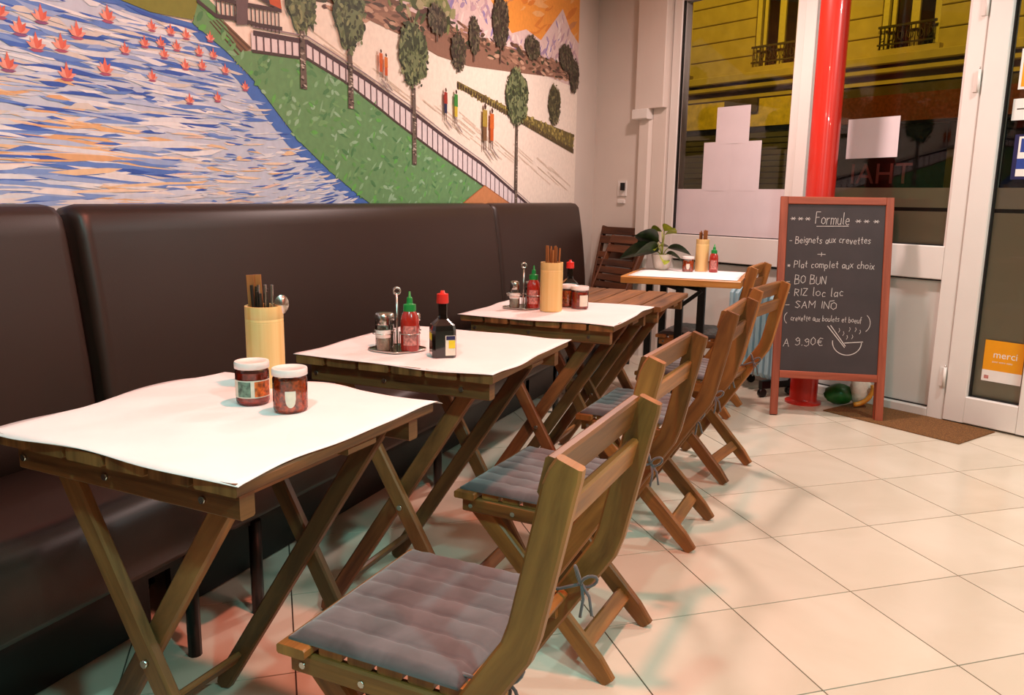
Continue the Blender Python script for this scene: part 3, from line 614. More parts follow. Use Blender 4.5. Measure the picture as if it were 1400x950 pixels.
# folded chairs leaning in the corner
def make_folded():
    t = thing('folded_chair', '', 'chair'); W = M['dark_chair']
    for s in (-1, 1):
        obj('post', MB().sweep([(s * .187, .0, .01), (s * .187, 0, .55), (s * .187, .03, .95)], (1, 0, 0), .021, .042, .004), W, t); obj('rear_leg', MB().box((s * .15 - .01, .03, .02), (s * .15 + .01, .07, .55), .003), W, t)
    for z in (.915, .845): obj('back_slat', MB().box((-.187, .0, z - .028), (.187, .017, z + .028), .003), W, t)
    for i in range(6): obj('seat_slat', MB().box((-.17, -.012 + .0, .43 + i * .056), (.17, .004, .476 + i * .056), .003), W, t)
    obj('leg_rung', MB().box((-.139, .045, .08), (.139, .058, .12), .003), W, t)
    return t
fp = make_folded()
for k, (s, o_, rz, lean, lab) in enumerate(((-2.605, -.2, 0, 9, 'dark folded chair leaning on the corner wall, upright rear one of two'), (-2.47, -.50, -.12, 22, 'dark folded chair leaning lower in front, half behind the potted plant'))):
    f = fp if k == 0 else dup(fp, (0, 0, 0), 0); p = P0 + DR * s + DN * o_; f.location = (p.x, p.y, 0.0); f.rotation_euler = (-radians(lean), 0, -TH + rz); f['label'] = lab; f['group'] = 'folded chairs in the corner'

# ------------------------------------------------------------------ table-top things
def wrapped(r, z0, z1, a0, a1, n=16): return MB().lathe([(r, z0), (r, z1)], n, a0=a0, a1=a1)
def ring_cap(mb, r, z, n=24, flip=False, ce=(0, 0)):
    b = len(mb.v); mb.v += [(ce[0] + r * cos(2 * pi * k / n), ce[1] + r * sin(2 * pi * k / n), z) for k in range(n)]; i = range(b, b + n); mb.face(tuple(reversed(i)) if flip else tuple(i)); return mb
CAMA = -pi / 2                                                          # labels look towards the room side
def facing(loc): return math.atan2(-loc[1], -loc[0])
def jar(loc, lab, sauce, label_kind, sc=1.0, group='jars of red chilli sauce'):
    t = thing('sauce_jar', lab, 'jar', loc, facing(loc), group); r = .0315 * sc; h = .073 * sc
    mb = MB().lathe([(r * .9, 0), (r, .006), (r, h * .86), (r * .88, h * .95), (r * .88, h)], 28); ring_cap(mb, r * .9, 0, 28, True); obj('glass', mb, M['jar'], t)
    mb = MB().lathe([(0.001, .003), (r * .93, .003), (r * .94, .008), (r * .94, h * .84), (r * .94, h * .84), (.001, h * .85)], 28); obj('sauce', mb, M[sauce], t)
    mb = MB().lathe([(r * .95, h - .005), (r * 1.03, h - .004), (r * 1.03, h + .006), (r * 1.0, h + .0085), (r * 1.0, h + .0085), (r * .8, h + .009), (r * .78, h + .008), (.001, h + .008)], 28); obj('lid', mb, M['lid'], t)
    if label_kind == 'wide':
        l = obj('label', wrapped(r + .0004, h * .2, h * .66, -1.7, 1.9, 28), M['label_w'], t); obj('green_print', wrapped(r + .0008, h * .23, h * .63, -.95, -.12, 10), M['label_g'], l); obj('orange_print', wrapped(r + .0008, h * .23, h * .63, .1, 1.2, 10), M['label_o'], l)
    elif label_kind == 'tab':
        mb = MB(); top = lambda q: [((r + .0006) * cos(q), (r + .0006) * sin(q), .043), ((r + .0006) * cos(q), (r + .0006) * sin(q), .029 - .017 * sqrt(max(0, 1 - (q / .3) ** 2)))]
        for k in range(12):
            A, B = top(-.3 + .05 * k), top(-.25 + .05 * k); mb.poly([A[1], B[1], B[0], A[0]])
        obj('label', mb, M['label_w'], t)
    elif label_kind == 'front': obj('label', wrapped(r + .0006, h * .15, h * .7, .0, 1.1, 12), M['label_w'], t)
    return t
TZ = ZT_ + .0045
jar((-1.052, 1.186, TZ), 'sauce jar with green and white paper label, white lid, left on nearest table', 'chili', 'wide')
jar((-.950, 1.170, TZ), 'sauce jar of chunky orange chilli with round cream label, on nearest table', 'chili2', 'tab')
jar((-.985, 2.80, TZ), 'sauce jar half hidden behind the bamboo cup on the third table', 'chili2', '')
jar((-.928, 2.77, TZ), 'sauce jar with white side label right of the bamboo cup, third table', 'chili', 'front')
jar((-.875, 4.46, .7525), 'sauce jar beside the potted plant on the thick window table', 'chili2', 'tab')
def bamboo_cup(loc, lab, n, kind, r=.0385, h=.168, hi=.225):
    t = thing('bamboo_cup', lab, 'utensil holder', loc, random.uniform(0, 6), 'bamboo utensil cups')
    mb = MB().lathe([(r * .96, 0), (r, .004), (r, h * .8), (r, h * .8), (r * .985, h * .805), (r, h * .81), (r, h * .81), (r, h * .84), (r * .985, h * .845), (r, h * .85), (r, h), (r, h), (r * .86, h), (r * .86, h), (r * .84, .012), (r * .84, .012), (.001, .011)], 30); ring_cap(mb, r * .96, 0, 30, True)
    for i in range(len(mb.uv)): mb.uv[i] = [(p[1] * 1.0, p[0] * .24) for p in mb.uv[i]]
    obj('cup', mb, M['bamboo'], t); G = 'utensils in the ' + lab.split(',')[0]
    rnd = random.Random(n)
    for k in range(n):
        a = rnd.uniform(0, 2 * pi); q = rnd.uniform(.1, .55) * r; b = a + rnd.uniform(-.5, .5); q2 = q + rnd.uniform(0, .25) * r
        p0 = V(loc) + V((cos(a) * q, sin(a) * q, .013)); p1 = V(loc) + V((cos(b) * q2, sin(b) * q2, hi + rnd.uniform(-.012, .006)))
        d = p1 - p0; mb = MB().sweep([(0, 0, 0), (0, 0, d.length)], (1, 0, 0), .0055, .0055, .001, ws=None)
        o = obj('chopstick', mb, M['darkstick' if kind == 'dark' else 'stick']); o.location = p0; o.rotation_euler = d.to_track_quat('Z', 'Y').to_euler()
        tag(o, ('thin dark chopsticks standing in the bamboo cup on the nearest table' if kind == 'dark' else 'brown wooden chopsticks standing in the bamboo cup on the %s' % ('third table' if loc[1] < 4 else 'window table')), 'chopstick', G)
    return t
bamboo_cup((-1.125, 1.312, TZ), 'bamboo cup, yellow, with dark chopsticks and spoons on nearest table', 10, 'dark', hi=.205)
bamboo_cup((-1.0, 2.665, TZ), 'bamboo cup, tall, full of brown chopsticks on the third table', 16, 'wood', r=.04, h=.172)
bamboo_cup((-.812, 4.52, .7525), 'bamboo cup, slim, with brown chopsticks on the window table', 12, 'wood', r=.036, h=.175, hi=.222)
for k in range(3):
    o = obj('chopstick', MB().sweep([(0, 0, 0), (0, 0, .2)], (1, 0, 0), .005, .005, .001), M['steel']); o.location = (-1.128 + .01 * k, 1.298 + .006 * k, TZ + .013); o.rotation_euler = (.03, .03 + .01 * k, .2)
    tag(o, 'pale steel chopstick, %s of three among the dark ones in the nearest cup' % ('left', 'middle', 'right')[k], 'chopstick', 'steel chopsticks in the nearest cup')
for k in range(2):                                                   # broad wooden sticks in the first cup
    mb = MB().sweep([(0, 0, 0), (0, 0, .218)], (1, 0, 0), .016, .004, .001); o = obj('wooden_spatula', mb, M['stick']); o.location = (-1.143 + k * .006, 1.306 + k * .014, TZ + .013); o.rotation_euler = (.02, -.03, .6)
    tag(o, 'broad flat brown wooden stick, %s one of two in the nearest bamboo cup' % ('left' if k == 0 else 'right'), 'utensil', 'flat sticks in the nearest cup')
def spoon(loc, lab):
    t = MB(); t.sweep([(0, 0, 0), (0, 0, .142)], (1, 0, 0), .007, .002, 0)
    mb = t
    b = len(mb.v); n = 14
    for j, (f, dz) in enumerate(((1, 0), (.6, -.004), (.01, -.006))): mb.v += [(.016 * f * cos(2 * pi * k / n), dz, .158 + .021 * f * sin(2 * pi * k / n)) for k in range(n)]
    for j in range(2):
        for k in range(n): q = (k + 1) % n; mb.face((b + j * n + k, b + j * n + q, b + (j + 1) * n + q, b + (j + 1) * n + k), None, True)
    o = obj('spoon', mb, M['steel']); o.location = loc; o.rotation_euler = (.06, .1, 1.0); tag(o, lab, 'spoon')
spoon((-1.108, 1.318, TZ + .013), 'steel spoon with its bowl up in the nearest bamboo cup')
def squeeze(loc, lab, sc=1.0):
    t = thing('chilli_sauce_bottle', lab, 'bottle', loc, facing(loc), 'red sauce bottles with green caps'); r = .024 * sc
    mb = MB().lathe([(r * .92, 0), (r, .004), (r, .075 * sc), (r * .9, .09 * sc), (r * .62, .103 * sc), (r * .55, .106 * sc)], 24); ring_cap(mb, r * .92, 0, 24, True); obj('bottle_body', mb, M['srir'], t)
    mb = MB().lathe([(r * .66, .102 * sc), (r * .68, .104 * sc), (r * .66, .119 * sc), (r * .66, .119 * sc), (r * .36, .121 * sc), (r * .34, .123 * sc), (r * .3, .136 * sc), (r * .3, .136 * sc), (r * .14, .139 * sc), (r * .1, .152 * sc), (.001, .152 * sc)], 20); obj('cap', mb, M['green'], t)
    obj('label', wrapped(r + .0005, .016 * sc, .066 * sc, -.75, .75, 14), M['label_p'], t); return t
squeeze((-1.072, 1.765, TZ + .006), 'red sauce bottle with green cap in the chrome caddy, second table', 1.0)
squeeze((-1.085, 2.655, TZ + .006), 'red sauce bottle with green cap left of the bamboo cup, third table', 1.0)
squeeze((-.742, 4.49, .7525), 'red sauce bottle with green cap on the thick window table', 1.0)
def seasoning(loc, lab, rot):
    t = thing('seasoning_bottle', lab, 'bottle', loc, rot, 'dark sauce bottles with red caps')
    def sq(h, z):
        c = h * .25; return [(-h + c, -h, z), (h - c, -h, z), (h, -h + c, z), (h, h - c, z), (h - c, h, z), (-h + c, h, z), (-h, h - c, z), (-h, -h + c, z)]
    mb = MB(); rg = []
    for h, z in ((.028, 0), (.03, .004), (.03, .07), (.027, .082), (.012, .096), (.0105, .105), (.0105, .14)):
        rg.append(len(mb.v)); mb.v += sq(h, z)
    for a, b in zip(rg, rg[1:]):
        for k in range(8): j = (k + 1) % 8; mb.face((a + k, a + j, b + j, b + k))
    mb.face(tuple(rg[0] + k for k in reversed(range(8)))); mb.face(tuple(rg[-1] + k for k in range(8))); obj('bottle_body', mb, M['soy'], t)
    obj('cap', MB().lathe([(.0145, .135), (.0155, .137), (.0145, .158), (.0145, .158), (.006, .16), (.005, .166), (.001, .166)], 18), M['redcap'], t)
    l = obj('label', MB().box((.002, -.0308, .008), (.027, -.0302, .058)), M['label_w'], t); obj('yellow_print', MB().box((.01, -.0313, .026), (.026, -.0309, .046)), M['label_y'], l); obj('dark_print', MB().box((.004, -.0313, .047), (.026, -.0309, .057)), M['navy'], l)
    l = obj('side_label', MB().box((-.0308, -.018, .045), (-.0302, .018, .062)), M['label_y'], t); return t
seasoning((-.943, 1.75, TZ), 'dark squat sauce bottle with red cap and yellow label on second table', radians(38))
seasoning((-1.005, 2.875, TZ), 'dark sauce bottle with red cap behind the bamboo cup, third table', radians(30))
def shaker(loc, lab, band):
    t = thing('glass_shaker', lab, 'shaker', loc, facing(loc)); r = .0185
    mb = MB().lathe([(r * .9, 0), (r, .003), (r, .062), (r * .8, .07)], 20); ring_cap(mb, r * .9, 0, 20, True); obj('glass', mb, M['jar'], t); obj('contents', MB().lathe([(.001, .002), (r * .9, .002), (r * .9, .05), (r * .9, .05), (.001, .05)], 20), M['salt'], t)
    obj('lid', MB().lathe([(r * .85, .066), (r * .9, .068), (r * .9, .09), (r * .7, .096), (.001, .098)], 20), M['steel'], t)
    if band: obj('label', wrapped(r + .0006, .034, .054, -1.8, 1.8, 16), M['white'], t)
def pot(loc, lab):
    t = thing('condiment_pot', lab, 'pot', loc, 0); r = .0245
    mb = MB().lathe([(r * .9, 0), (r, .003), (r, .07), (r, .07), (r * .9, .071)], 20); ring_cap(mb, r * .9, 0, 20, True); obj('glass', mb, M['jar'], t); obj('contents', MB().lathe([(.001, .002), (r * .9, .002), (r * .9, .055), (r * .9, .055), (.001, .055)], 20), M['salt'], t)
    obj('lid', MB().lathe([(r * 1.03, .071), (r * 1.05, .072), (r * 1.05, .086), (r * .9, .09), (.001, .09)], 20), M['steel'], t)
def caddy(loc, lab, rot=0):
    t = thing('condiment_caddy', lab, 'caddy', loc, rot); pts = [(.062 * cos(a) + .012 * cos(3 * a), .062 * sin(a), .003) for a in [2 * pi * k / 40 for k in range(40)]]
    obj('tray', MB().prism([V(p) for p in pts], (0, 0, .002)), M['steel'], t); obj('tray_rim', MB().tube([(p[0], p[1], .006) for p in pts], .002, 6, closed=True), M['steel'], t)
    obj('handle', MB().tube([(0, 0, .005), (0, 0, .148)], .003, 8), M['steel'], t); obj('handle_ring', MB().tube([(.0085 * cos(a), 0, .156 + .0085 * sin(a)) for a in [2 * pi * k / 16 for k in range(16)]], .003, 6, closed=True), M['steel'], t)
    for q in ((-.034, -.024), (.034, -.024), (-.034, .026), (.034, .026)):
        ox_, oy_ = q; obj('wire_ring', MB().tube([(ox_ + .0265 * cos(a), oy_ + .0265 * sin(a), .05) for a in [2 * pi * k / 20 for k in range(20)]], .0013, 6, closed=True), M['steel'], t)
        for a in (0, pi / 2, pi, -pi / 2): pass
    for sx in (-1, 1): obj('wire_post', MB().tube([(sx * .006, 0, .005), (sx * .006, 0, .05), (sx * .012, -.012, .05)], .0013, 6), M['steel'], t)
C2 = V((-1.09, 1.775, TZ - .002))
caddy(C2, 'chrome condiment caddy with tall ring handle on the second table', radians(28))
def cad(c, q, rot): return (c.x + q[0] * cos(rot) - q[1] * sin(rot), c.y + q[0] * sin(rot) + q[1] * cos(rot), c.z + .0055)
for th in [o for o in bpy.data.objects if o.get('category') == 'bottle' and o.name.startswith('chilli_sauce_bottle') and o.parent is None]:
    if abs(th.location.y - 1.765) < .01: th.location = cad(C2, (.034, -.024), radians(28))
shaker(cad(C2, (-.034, -.024), radians(28)), 'small glass shaker with white band at the left of the second table caddy', True)
pot(cad(C2, (-.034, .026), radians(28)), 'small glass pot with chrome lid at the back left of the second table caddy'); pot(cad(C2, (.034, .026), radians(28)), 'small glass pot with chrome lid behind the sauce bottle, second table caddy')
C3 = V((-1.115, 2.685, TZ - .002)); caddy(C3, 'chrome condiment caddy left of the bamboo cup on the third table', radians(28))
for th in [o for o in bpy.data.objects if o.get('category') == 'bottle' and o.name.startswith('chilli_sauce_bottle') and o.parent is None]:
    if abs(th.location.y - 2.655) < .01: th.location = cad(C3, (.034, -.024), radians(28))
shaker(cad(C3, (-.034, -.024), radians(28)), 'small glass shaker with white band in the third table caddy', True)
pot(cad(C3, (.034, .026), radians(28)), 'small glass pot with chrome lid in the third table caddy')

# ------------------------------------------------------------------ potted plant on the window table
pp = thing('potted_plant', 'leafy potted plant with dark and yellow-green leaves on the window table', 'plant', (-1.03, 4.5, .7525))
mb = MB().lathe([(.03, 0), (.045, .01), (.055, .06), (.06, .085), (.06, .085), (.054, .085), (.05, .07), (.001, .07)], 24); ring_cap(mb, .03, 0, 24, True); obj('pot', mb, M['pot'], pp)
def leaf(name, base, d, L_, Wd, mat, droop):
    mb = MB(); d = V(d).normalized(); sd = d.cross(V((0, 0, 1))).normalized(); upv = sd.cross(d); k_ = .75 if mat == 'leaf' else .5; q_ = 1 if upv.cross(d).dot(V((0, 1, 0))) > 0 else -1; sd, upv = sd * cos(k_) + upv * sin(k_) * q_, upv * cos(k_) - sd * sin(k_) * q_
    def fn(u, v):
        wv = sin(pi * min(1, u * .98 + .02)) ** .7 * (1 - .25 * u) * Wd; s_ = (v - .5) * 2
        return V(base) + d * (L_ * u) + sd * (s_ * wv) + upv * (abs(s_) * wv * .35) - V((0, 0, droop * u * u))
    mb.grid(fn, 8, 4); obj(name, mb, M[mat], pp)
for (a, e, L_, Wd, mat, hz, dr) in ((2.6, .25, .19, .075, 'leaf', .12, .05), (3.3, .1, .21, .075, 'leaf', .10, .07), (2.0, .4, .16, .065, 'leaf', .13, .04), (0.2, .1, .13, .035, 'leaf', .12, .05), (-.4, .0, .12, .03, 'leaf', .09, .05), (4.0, .2, .17, .07, 'leaf', .1, .06), (3.7, .5, .15, .07, 'leaf', .15, .03), (1.0, .3, .1, .05, 'leaf2', .19, .02), (-.7, .3, .1, .05, 'leaf2', .215, .02), (2.6, .2, .09, .045, 'leaf2', .21, .02), (-1.2, -.1, .08, .04, 'leaf2', .07, .03), (-1.9, .1, .07, .04, 'leaf2', .13, .03)):
    r0 = .03 if mat == 'leaf' else .01; b_ = (cos(a) * r0, sin(a) * r0, hz); obj('stem', MB().tube([(0, 0, .07), (cos(a) * r0 * .5, sin(a) * r0 * .5, hz * .7 + .02), b_], .0025, 6), M['leaf2'], pp)
    leaf('leaf', b_, (cos(a), sin(a), e), L_, Wd, mat, dr)

# ------------------------------------------------------------------ red pillar, chalkboard, heater, mat, bag
pl = MB().lathe([(.1, 0), (.1, .012), (.1, .012), (.08, .016), (.076, .03), (.076, CH)], 32); o = struct('pillar', pl, M['red']); o.location = (-.243, 4.822, 0)
tag(o, 'bright red round metal pillar standing behind the chalkboard', 'pillar')
cb = thing('chalkboard', 'chalkboard menu stand in a reddish wooden frame leaning on the red pillar', 'sign', (-.385, 4.437, .0065)); cb.rotation_euler = (-radians(10), 0, math.atan2(.118, .526))
BWd, BH = .575, 1.178
for x in (0, BWd - .04): obj('leg', MB().box((x, 0, 0), (x + .04, .026, BH), .003), M['board_wood'], cb)
obj('rail', MB().box((.04, 0, BH - .04), (BWd - .04, .026, BH), .003), M['board_wood'], cb); obj('rail', MB().box((.04, 0, .2), (BWd - .04, .026, .24), .003), M['board_wood'], cb)
for x in (.006, BWd - .042): obj('back_leg', MB().box((x, .03, .0), (x + .036, .052, BH - .03), .003), M['board_wood'], cb)
sl = obj('slate', MB().box((.038, .008, .238), (BWd - .038, .02, BH - .038)), M['slate'], cb)
GL = {'F': [[(0, 0), (0, 6)], [(0, 6), (3, 6)], [(0, 3.2), (2.4, 3.2)]], 'o': [[(1.5, 3.4), (.2, 2.6), (.2, .8), (1.5, 0), (2.8, .8), (2.8, 2.6), (1.5, 3.4)]], 'r': [[(0, 3.4), (0, 0)], [(0, 2.2), (1, 3.3), (2, 3.3)]], 'm': [[(0, 0), (0, 3.4)], [(0, 2.6), (1, 3.4), (1.8, 2.8), (1.8, 0)], [(1.8, 2.6), (2.8, 3.4), (3.6, 2.8), (3.6, 0)]], 'u': [[(0, 3.4), (0, .8), (1, 0), (2.4, .8)], [(2.4, 3.4), (2.4, 0)]], 'l': [[(.5, 6), (.5, .3), (1, 0)]], 'e': [[(.2, 1.8), (2.6, 1.9), (2.2, 3.2), (1.2, 3.4), (.2, 2.4), (.3, .8), (1.4, 0), (2.6, .5)]], 'B': [[(0, 0), (0, 6)], [(0, 6), (2.4, 5.6), (2.2, 3.6), (0, 3.2)], [(0, 3.2), (3, 2.8), (2.8, .4), (0, 0)]], 'i': [[(.5, 3.4), (.5, 0)], [(.5, 4.6), (.5, 5)]], 'g': [[(2.4, 3.2), (.8, 3.4), (.2, 1.8), (1, .2), (2.4, 1)], [(2.4, 3.4), (2.3, -1.2), (1.2, -2), (.3, -1.4)]], 'n': [[(0, 3.4), (0, 0)], [(0, 2.4), (1.2, 3.4), (2.3, 2.6), (2.3, 0)]], 't': [[(1, 5.4), (1, .6), (1.8, 0)], [(0, 3.4), (2, 3.4)]], 's': [[(2.2, 3), (1, 3.4), (.2, 2.6), (2.1, 1), (1.2, 0), (0, .4)]], 'a': [[(2.3, 3), (1, 3.4), (.1, 1.8), (.8, 0), (2.3, 1.2)], [(2.4, 3.4), (2.4, 0)]], 'x': [[(0, 3.4), (2.4, 0)], [(2.4, 3.4), (0, 0)]], 'c': [[(2.3, 2.9), (1.2, 3.4), (.2, 2), (.8, .2), (2.3, .4)]], 'v': [[(0, 3.4), (1.2, 0), (2.4, 3.4)]], 'P': [[(0, 0), (0, 6)], [(0, 6), (2.8, 5.4), (2.6, 3.2), (0, 2.8)]], 'p': [[(0, 3.4), (0, -2)], [(0, 2.8), (1.4, 3.4), (2.5, 2), (1.4, 0), (0, .6)]], 'h': [[(0, 6), (0, 0)], [(0, 2.4), (1.2, 3.4), (2.3, 2.6), (2.3, 0)]], 'b': [[(0, 6), (0, 0)], [(0, 2.6), (1.4, 3.4), (2.5, 1.8), (1.4, 0), (0, .5)]], 'f': [[(2, 5.8), (1.2, 6), (.8, 5), (.8, -1)], [(0, 3.2), (1.8, 3.2)]], 'd': [[(2.4, 6), (2.4, 0)], [(2.4, 2.8), (1, 3.4), (0, 1.7), (1, 0), (2.4, .6)]], 'O': [[(1.6, 5), (.1, 3.8), (.1, 1.2), (1.6, 0), (3.1, 1.2), (3.1, 3.8), (1.6, 5)]], 'U': [[(0, 5), (0, 1.2), (1.4, 0), (2.8, 1.2), (2.8, 5)]], 'N': [[(0, 0), (0, 5), (2.8, 0), (2.8, 5)]], 'R': [[(0, 0), (0, 5)], [(0, 5), (2.5, 4.4), (2.3, 2.8), (0, 2.4)], [(.8, 2.4), (2.6, 0)]], 'I': [[(.6, 5), (.6, 0)]], 'Z': [[(0, 5), (2.8, 5), (0, 0), (2.9, 0)]], 'S': [[(2.6, 4.4), (1.2, 5), (.1, 4), (2.6, 1.4), (1.4, 0), (0, .6)]], 'A': [[(0, 0), (1.5, 5), (3, 0)], [(.6, 2), (2.5, 2)]], 'M': [[(0, 0), (0, 5), (1.7, 2), (3.4, 5), (3.4, 0)]], '9': [[(2.4, 4), (1.3, 5), (.1, 3.8), (1.1, 2.6), (2.4, 3.6), (2.4, 1), (1.2, 0), (.1, .5)]], '0': [[(1.2, 5), (.1, 3.6), (.1, 1.2), (1.2, 0), (2.4, 1.2), (2.4, 3.6), (1.2, 5)]], '.': [[(.2, 0), (.5, .3)]], '€': [[(3, 4.6), (1.6, 5), (.6, 3.6), (.6, 1.4), (1.6, 0), (3, .4)], [(0, 3), (2.4, 3)], [(0, 2), (2.2, 2)]], '-': [[(0, 1.6), (2.2, 1.7)]], '+': [[(0, 2), (3, 2)], [(1.5, .5), (1.5, 3.5)]], '*': [[(0, 2), (2.4, 2)], [(.5, 3), (1.9, 1)], [(.5, 1), (1.9, 3)]], '^': [[(0, 6.4), (1.8, 6.4)]]}
ck = MB()
def stroke(pts, th=.0028):
    for (x0, z0), (x1, z1) in zip(pts, pts[1:]):
        d = V((x1 - x0, z1 - z0)); 
        if d.length < 1e-5: continue
        d.normalize(); n_ = V((-d.y, d.x)) * th / 2; e = d * th * .3
        ck.poly([(x0 - e.x - n_.x, .0074, z0 - e.y - n_.y), (x1 + e.x - n_.x, .0074, z1 + e.y - n_.y), (x1 + e.x + n_.x, .0074, z1 + e.y + n_.y), (x0 - e.x + n_.x, .0074, z0 - e.y + n_.y)])
def write(txt, x, z, h, width, slope=0, th=.0026):
    """chalk lettering: h = height of a capital, fitted to a total width"""
    adv = 0; items = []
    for c in txt:
        if c == ' ': adv += 2.4; continue
        gl = GL[c]; wd = max(p[0] for s in gl for p in s); items.append((adv, gl)); adv += wd + 1.1
    k = width / max(1, adv - 1.1); s = h / 6; rnd = random.Random(txt)
    for a, gl in items:
        jz = rnd.uniform(-.004, .004)
        for st in gl: stroke([(x + (a + p[0]) * k + p[1] * s * .06, z + p[1] * s + jz + slope * (a * k)) for p in st], th)
PX = .575 / 153.0                                        # metres of board per unit of the measured lettering layout
def bx_(px): return max(.052, (px - 1064.5) * PX + .006)
def bz_(py): return BH - (py - 270.5) * .00393
def flush():
    global ck
    if ck.v: obj('chalk_writing', ck, M['chalk'], sl)
    ck = MB()
for k, px in enumerate((1081, 1091, 1101)): write('*', bx_(px) - .012, bz_(304), .045, .026)
for px in (1169, 1180, 1193): write('*', bx_(px) - .012, bz_(306), .045, .028)
flush(); write('Formule', bx_(1112), bz_(307), .062, .17); stroke([(bx_(1114), bz_(310.5)), (bx_(1157), bz_(309.5))])
flush()
write('- Beignets aux crevettes', bx_(1078), bz_(334), .038, .41, .012); flush(); write('+', bx_(1117), bz_(352), .04, .04); flush(); write('* Plat complet aux choix', bx_(1076), bz_(368), .038, .44, .015)
flush()
write('- BO BUN', bx_(1075), bz_(390), .05, .2, .02); flush(); write('- RIZ loc lac', bx_(1075), bz_(406), .045, .29, .01); flush(); write('- SAM INO', bx_(1075), bz_(422), .045, .26, -.02); stroke([(bx_(1137), bz_(412)), (bx_(1143), bz_(411))])
flush()
write('crevette aux boulets et boeuf', bx_(1085), bz_(440), .03, .36, .004, .0022)
flush()
def arc(cx, cz, rx, rz, a0, a1, n=16, th=.003): stroke([(cx + rx * cos(radians(a0 + (a1 - a0) * k / n)), cz + rz * sin(radians(a0 + (a1 - a0) * k / n))) for k in range(n + 1)], th)
arc(bx_(1083), bz_(437), .025, .032, 120, 240); arc(bx_(1182), bz_(440), .04, .05, 55, -60)
flush()
write('A 9.90€', bx_(1075), bz_(476), .05, .2, .07)
flush()
arc(bx_(1163), bz_(467), .073, .068, 175, 360, 20, .004); stroke([(bx_(1160), bz_(468)), (bx_(1184), bz_(465.5))], .004); stroke([(bx_(1136), bz_(446)), (bx_(1160), bz_(474))], .004); stroke([(bx_(1140), bz_(445)), (bx_(1161), bz_(472))], .004)
flush()
for px, py in ((1151, 454), (1157, 458), (1165, 452), (1169, 462), (1173, 452), (1179, 455), (1162, 463)): stroke([(bx_(px), bz_(py)), (bx_(px) + .006, bz_(py) + .012), (bx_(px) + .002, bz_(py) + .022)], .002)
flush()
flush()

ht = thing('oil_heater', 'pale blue finned oil heater on castors by the far window', 'heater', (-.53, 5.03, 0), math.atan2(-.27, .3))
for i in range(9):
    x = -.2 + i * .05; obj('fin', MB().sweep([(x, 0, .1), (x, 0, .13), (x, 0, .58), (x, 0, .62)], (1, 0, 0), .03, .15, .008, ws=[.7, 1, 1, .6]), M['heater'], ht)
obj('oil_pipe', MB().tube([(-.22, 0, .2), (.22, 0, .2)], .02, 10), M['heater'], ht); obj('oil_pipe', MB().tube([(-.22, 0, .54), (.22, 0, .54)], .02, 10), M['heater'], ht)
for x in (-.17, .17):
    f = obj('foot', MB().box((x - .015, -.12, .05), (x + .015, .12, .1), .004), M['black'], ht)
    for y in (-.105, .105): obj('castor', MB().tube([(x - .012, y, .026), (x + .012, y, .026)], .026, 14), M['black'], f)
mt = thing('doormat', 'flat brown coir doormat on the tiles before the glass door', 'mat', (.19, 4.474, 0), math.atan2(-.377, .629))
obj('pile', MB().box((-.367, -.0, .0005), (.367, .375, .006), .002), M['coir'], mt)
bg = thing('shopping_bag', 'slumped green and orange plastic bag on the floor behind the chalkboard', 'bag', (.0, 4.845, .0065), .25)
def lump(rx, ry, rz, cx, cz, mat, name, seed):
    rnd = random.Random(seed); mb = MB(); ph = [rnd.uniform(0, 6) for _ in range(4)]; n, q = 18, 8; rings = []
    for j in range(q + 1):
        a = pi * (.06 + .94 * j / q) - pi / 2; rings.append(len(mb.v))
        for k in range(n):
            t = 2 * pi * k / n; f = 1 + .1 * sin(3 * t + ph[0] + j) + .06 * sin(7 * t + ph[1] + 2 * j); mb.v.append((cx + rx * cos(a) * cos(t) * f, ry * cos(a) * sin(t) * f, max(0, cz + rz * sin(a) * (1 if a > 0 else .8))))
    for a, b in zip(rings, rings[1:]):
        for k in range(n): j = (k + 1) % n; mb.face((a + k, a + j, b + j, b + k), None, True)
    return obj(name, mb, M[mat], bg)
lump(.075, .055, .068, -.055, .055, 'bag_g', 'green_pouch', 3); lump(.06, .045, .095, .055, .085, 'label_w', 'white_pouch', 5)
obj('orange_rim', MB().tube([(.005 + .105 * cos(a), -.052, .115 + .1 * sin(a)) for a in [radians(-85 + 95 * k / 10) for k in range(11)]], .014, 8), M['bag_o'], bg)

# ------------------------------------------------------------------ papers and stickers on the glass
def sheet(s0, s1, z0, z1, lab, o_=-.001, mat='sheet', tilt=0, name='paper_sheet', group='paper sheets on the shop window', base=.012):
    w_, h_ = s1 - s0, z1 - z0; ce = P0 + DR * ((s0 + s1) / 2) + DN * (base + o_)
    t = random.uniform(0, 6)
    mb = MB().grid(lambda u, v: (-w_ / 2 + w_ * u, -.001 - .005 * (1 - abs(2 * u - 1) ** 3) * (.5 + .5 * sin(t + 3 * v)) * (.4 + .6 * abs(v - .5)), -h_ / 2 + h_ * v), 6, 6); mb.v = [(a, b, c) for a, b, c in mb.v]
    o = obj(name, mb, M[mat]); o.location = (ce.x, ce.y, (z0 + z1) / 2); o.rotation_euler = (0, tilt, -TH); tag(o, lab, 'paper', group); return o
for s0, s1, wd in ((-2.128, -1.93, 'leftmost'), (-1.932, -1.712, 'second from left'), (-1.714, -1.496, 'third from left'), (-1.498, -1.27, 'rightmost')): sheet(s0, s1, .91, 1.212, 'blank paper sheet, %s of the bottom row on the far window' % wd, -.002)
sheet(-1.92, -1.70, 1.2, 1.515, 'blank paper sheet, left one of the two in the middle row', -.001); sheet(-1.702, -1.472, 1.2, 1.512, 'blank paper sheet, right one of the two in the middle row', -.001)
sheet(-1.828, -1.57, 1.5, 1.735, 'blank paper sheet, topmost of the stepped stack on the far window', -.0)
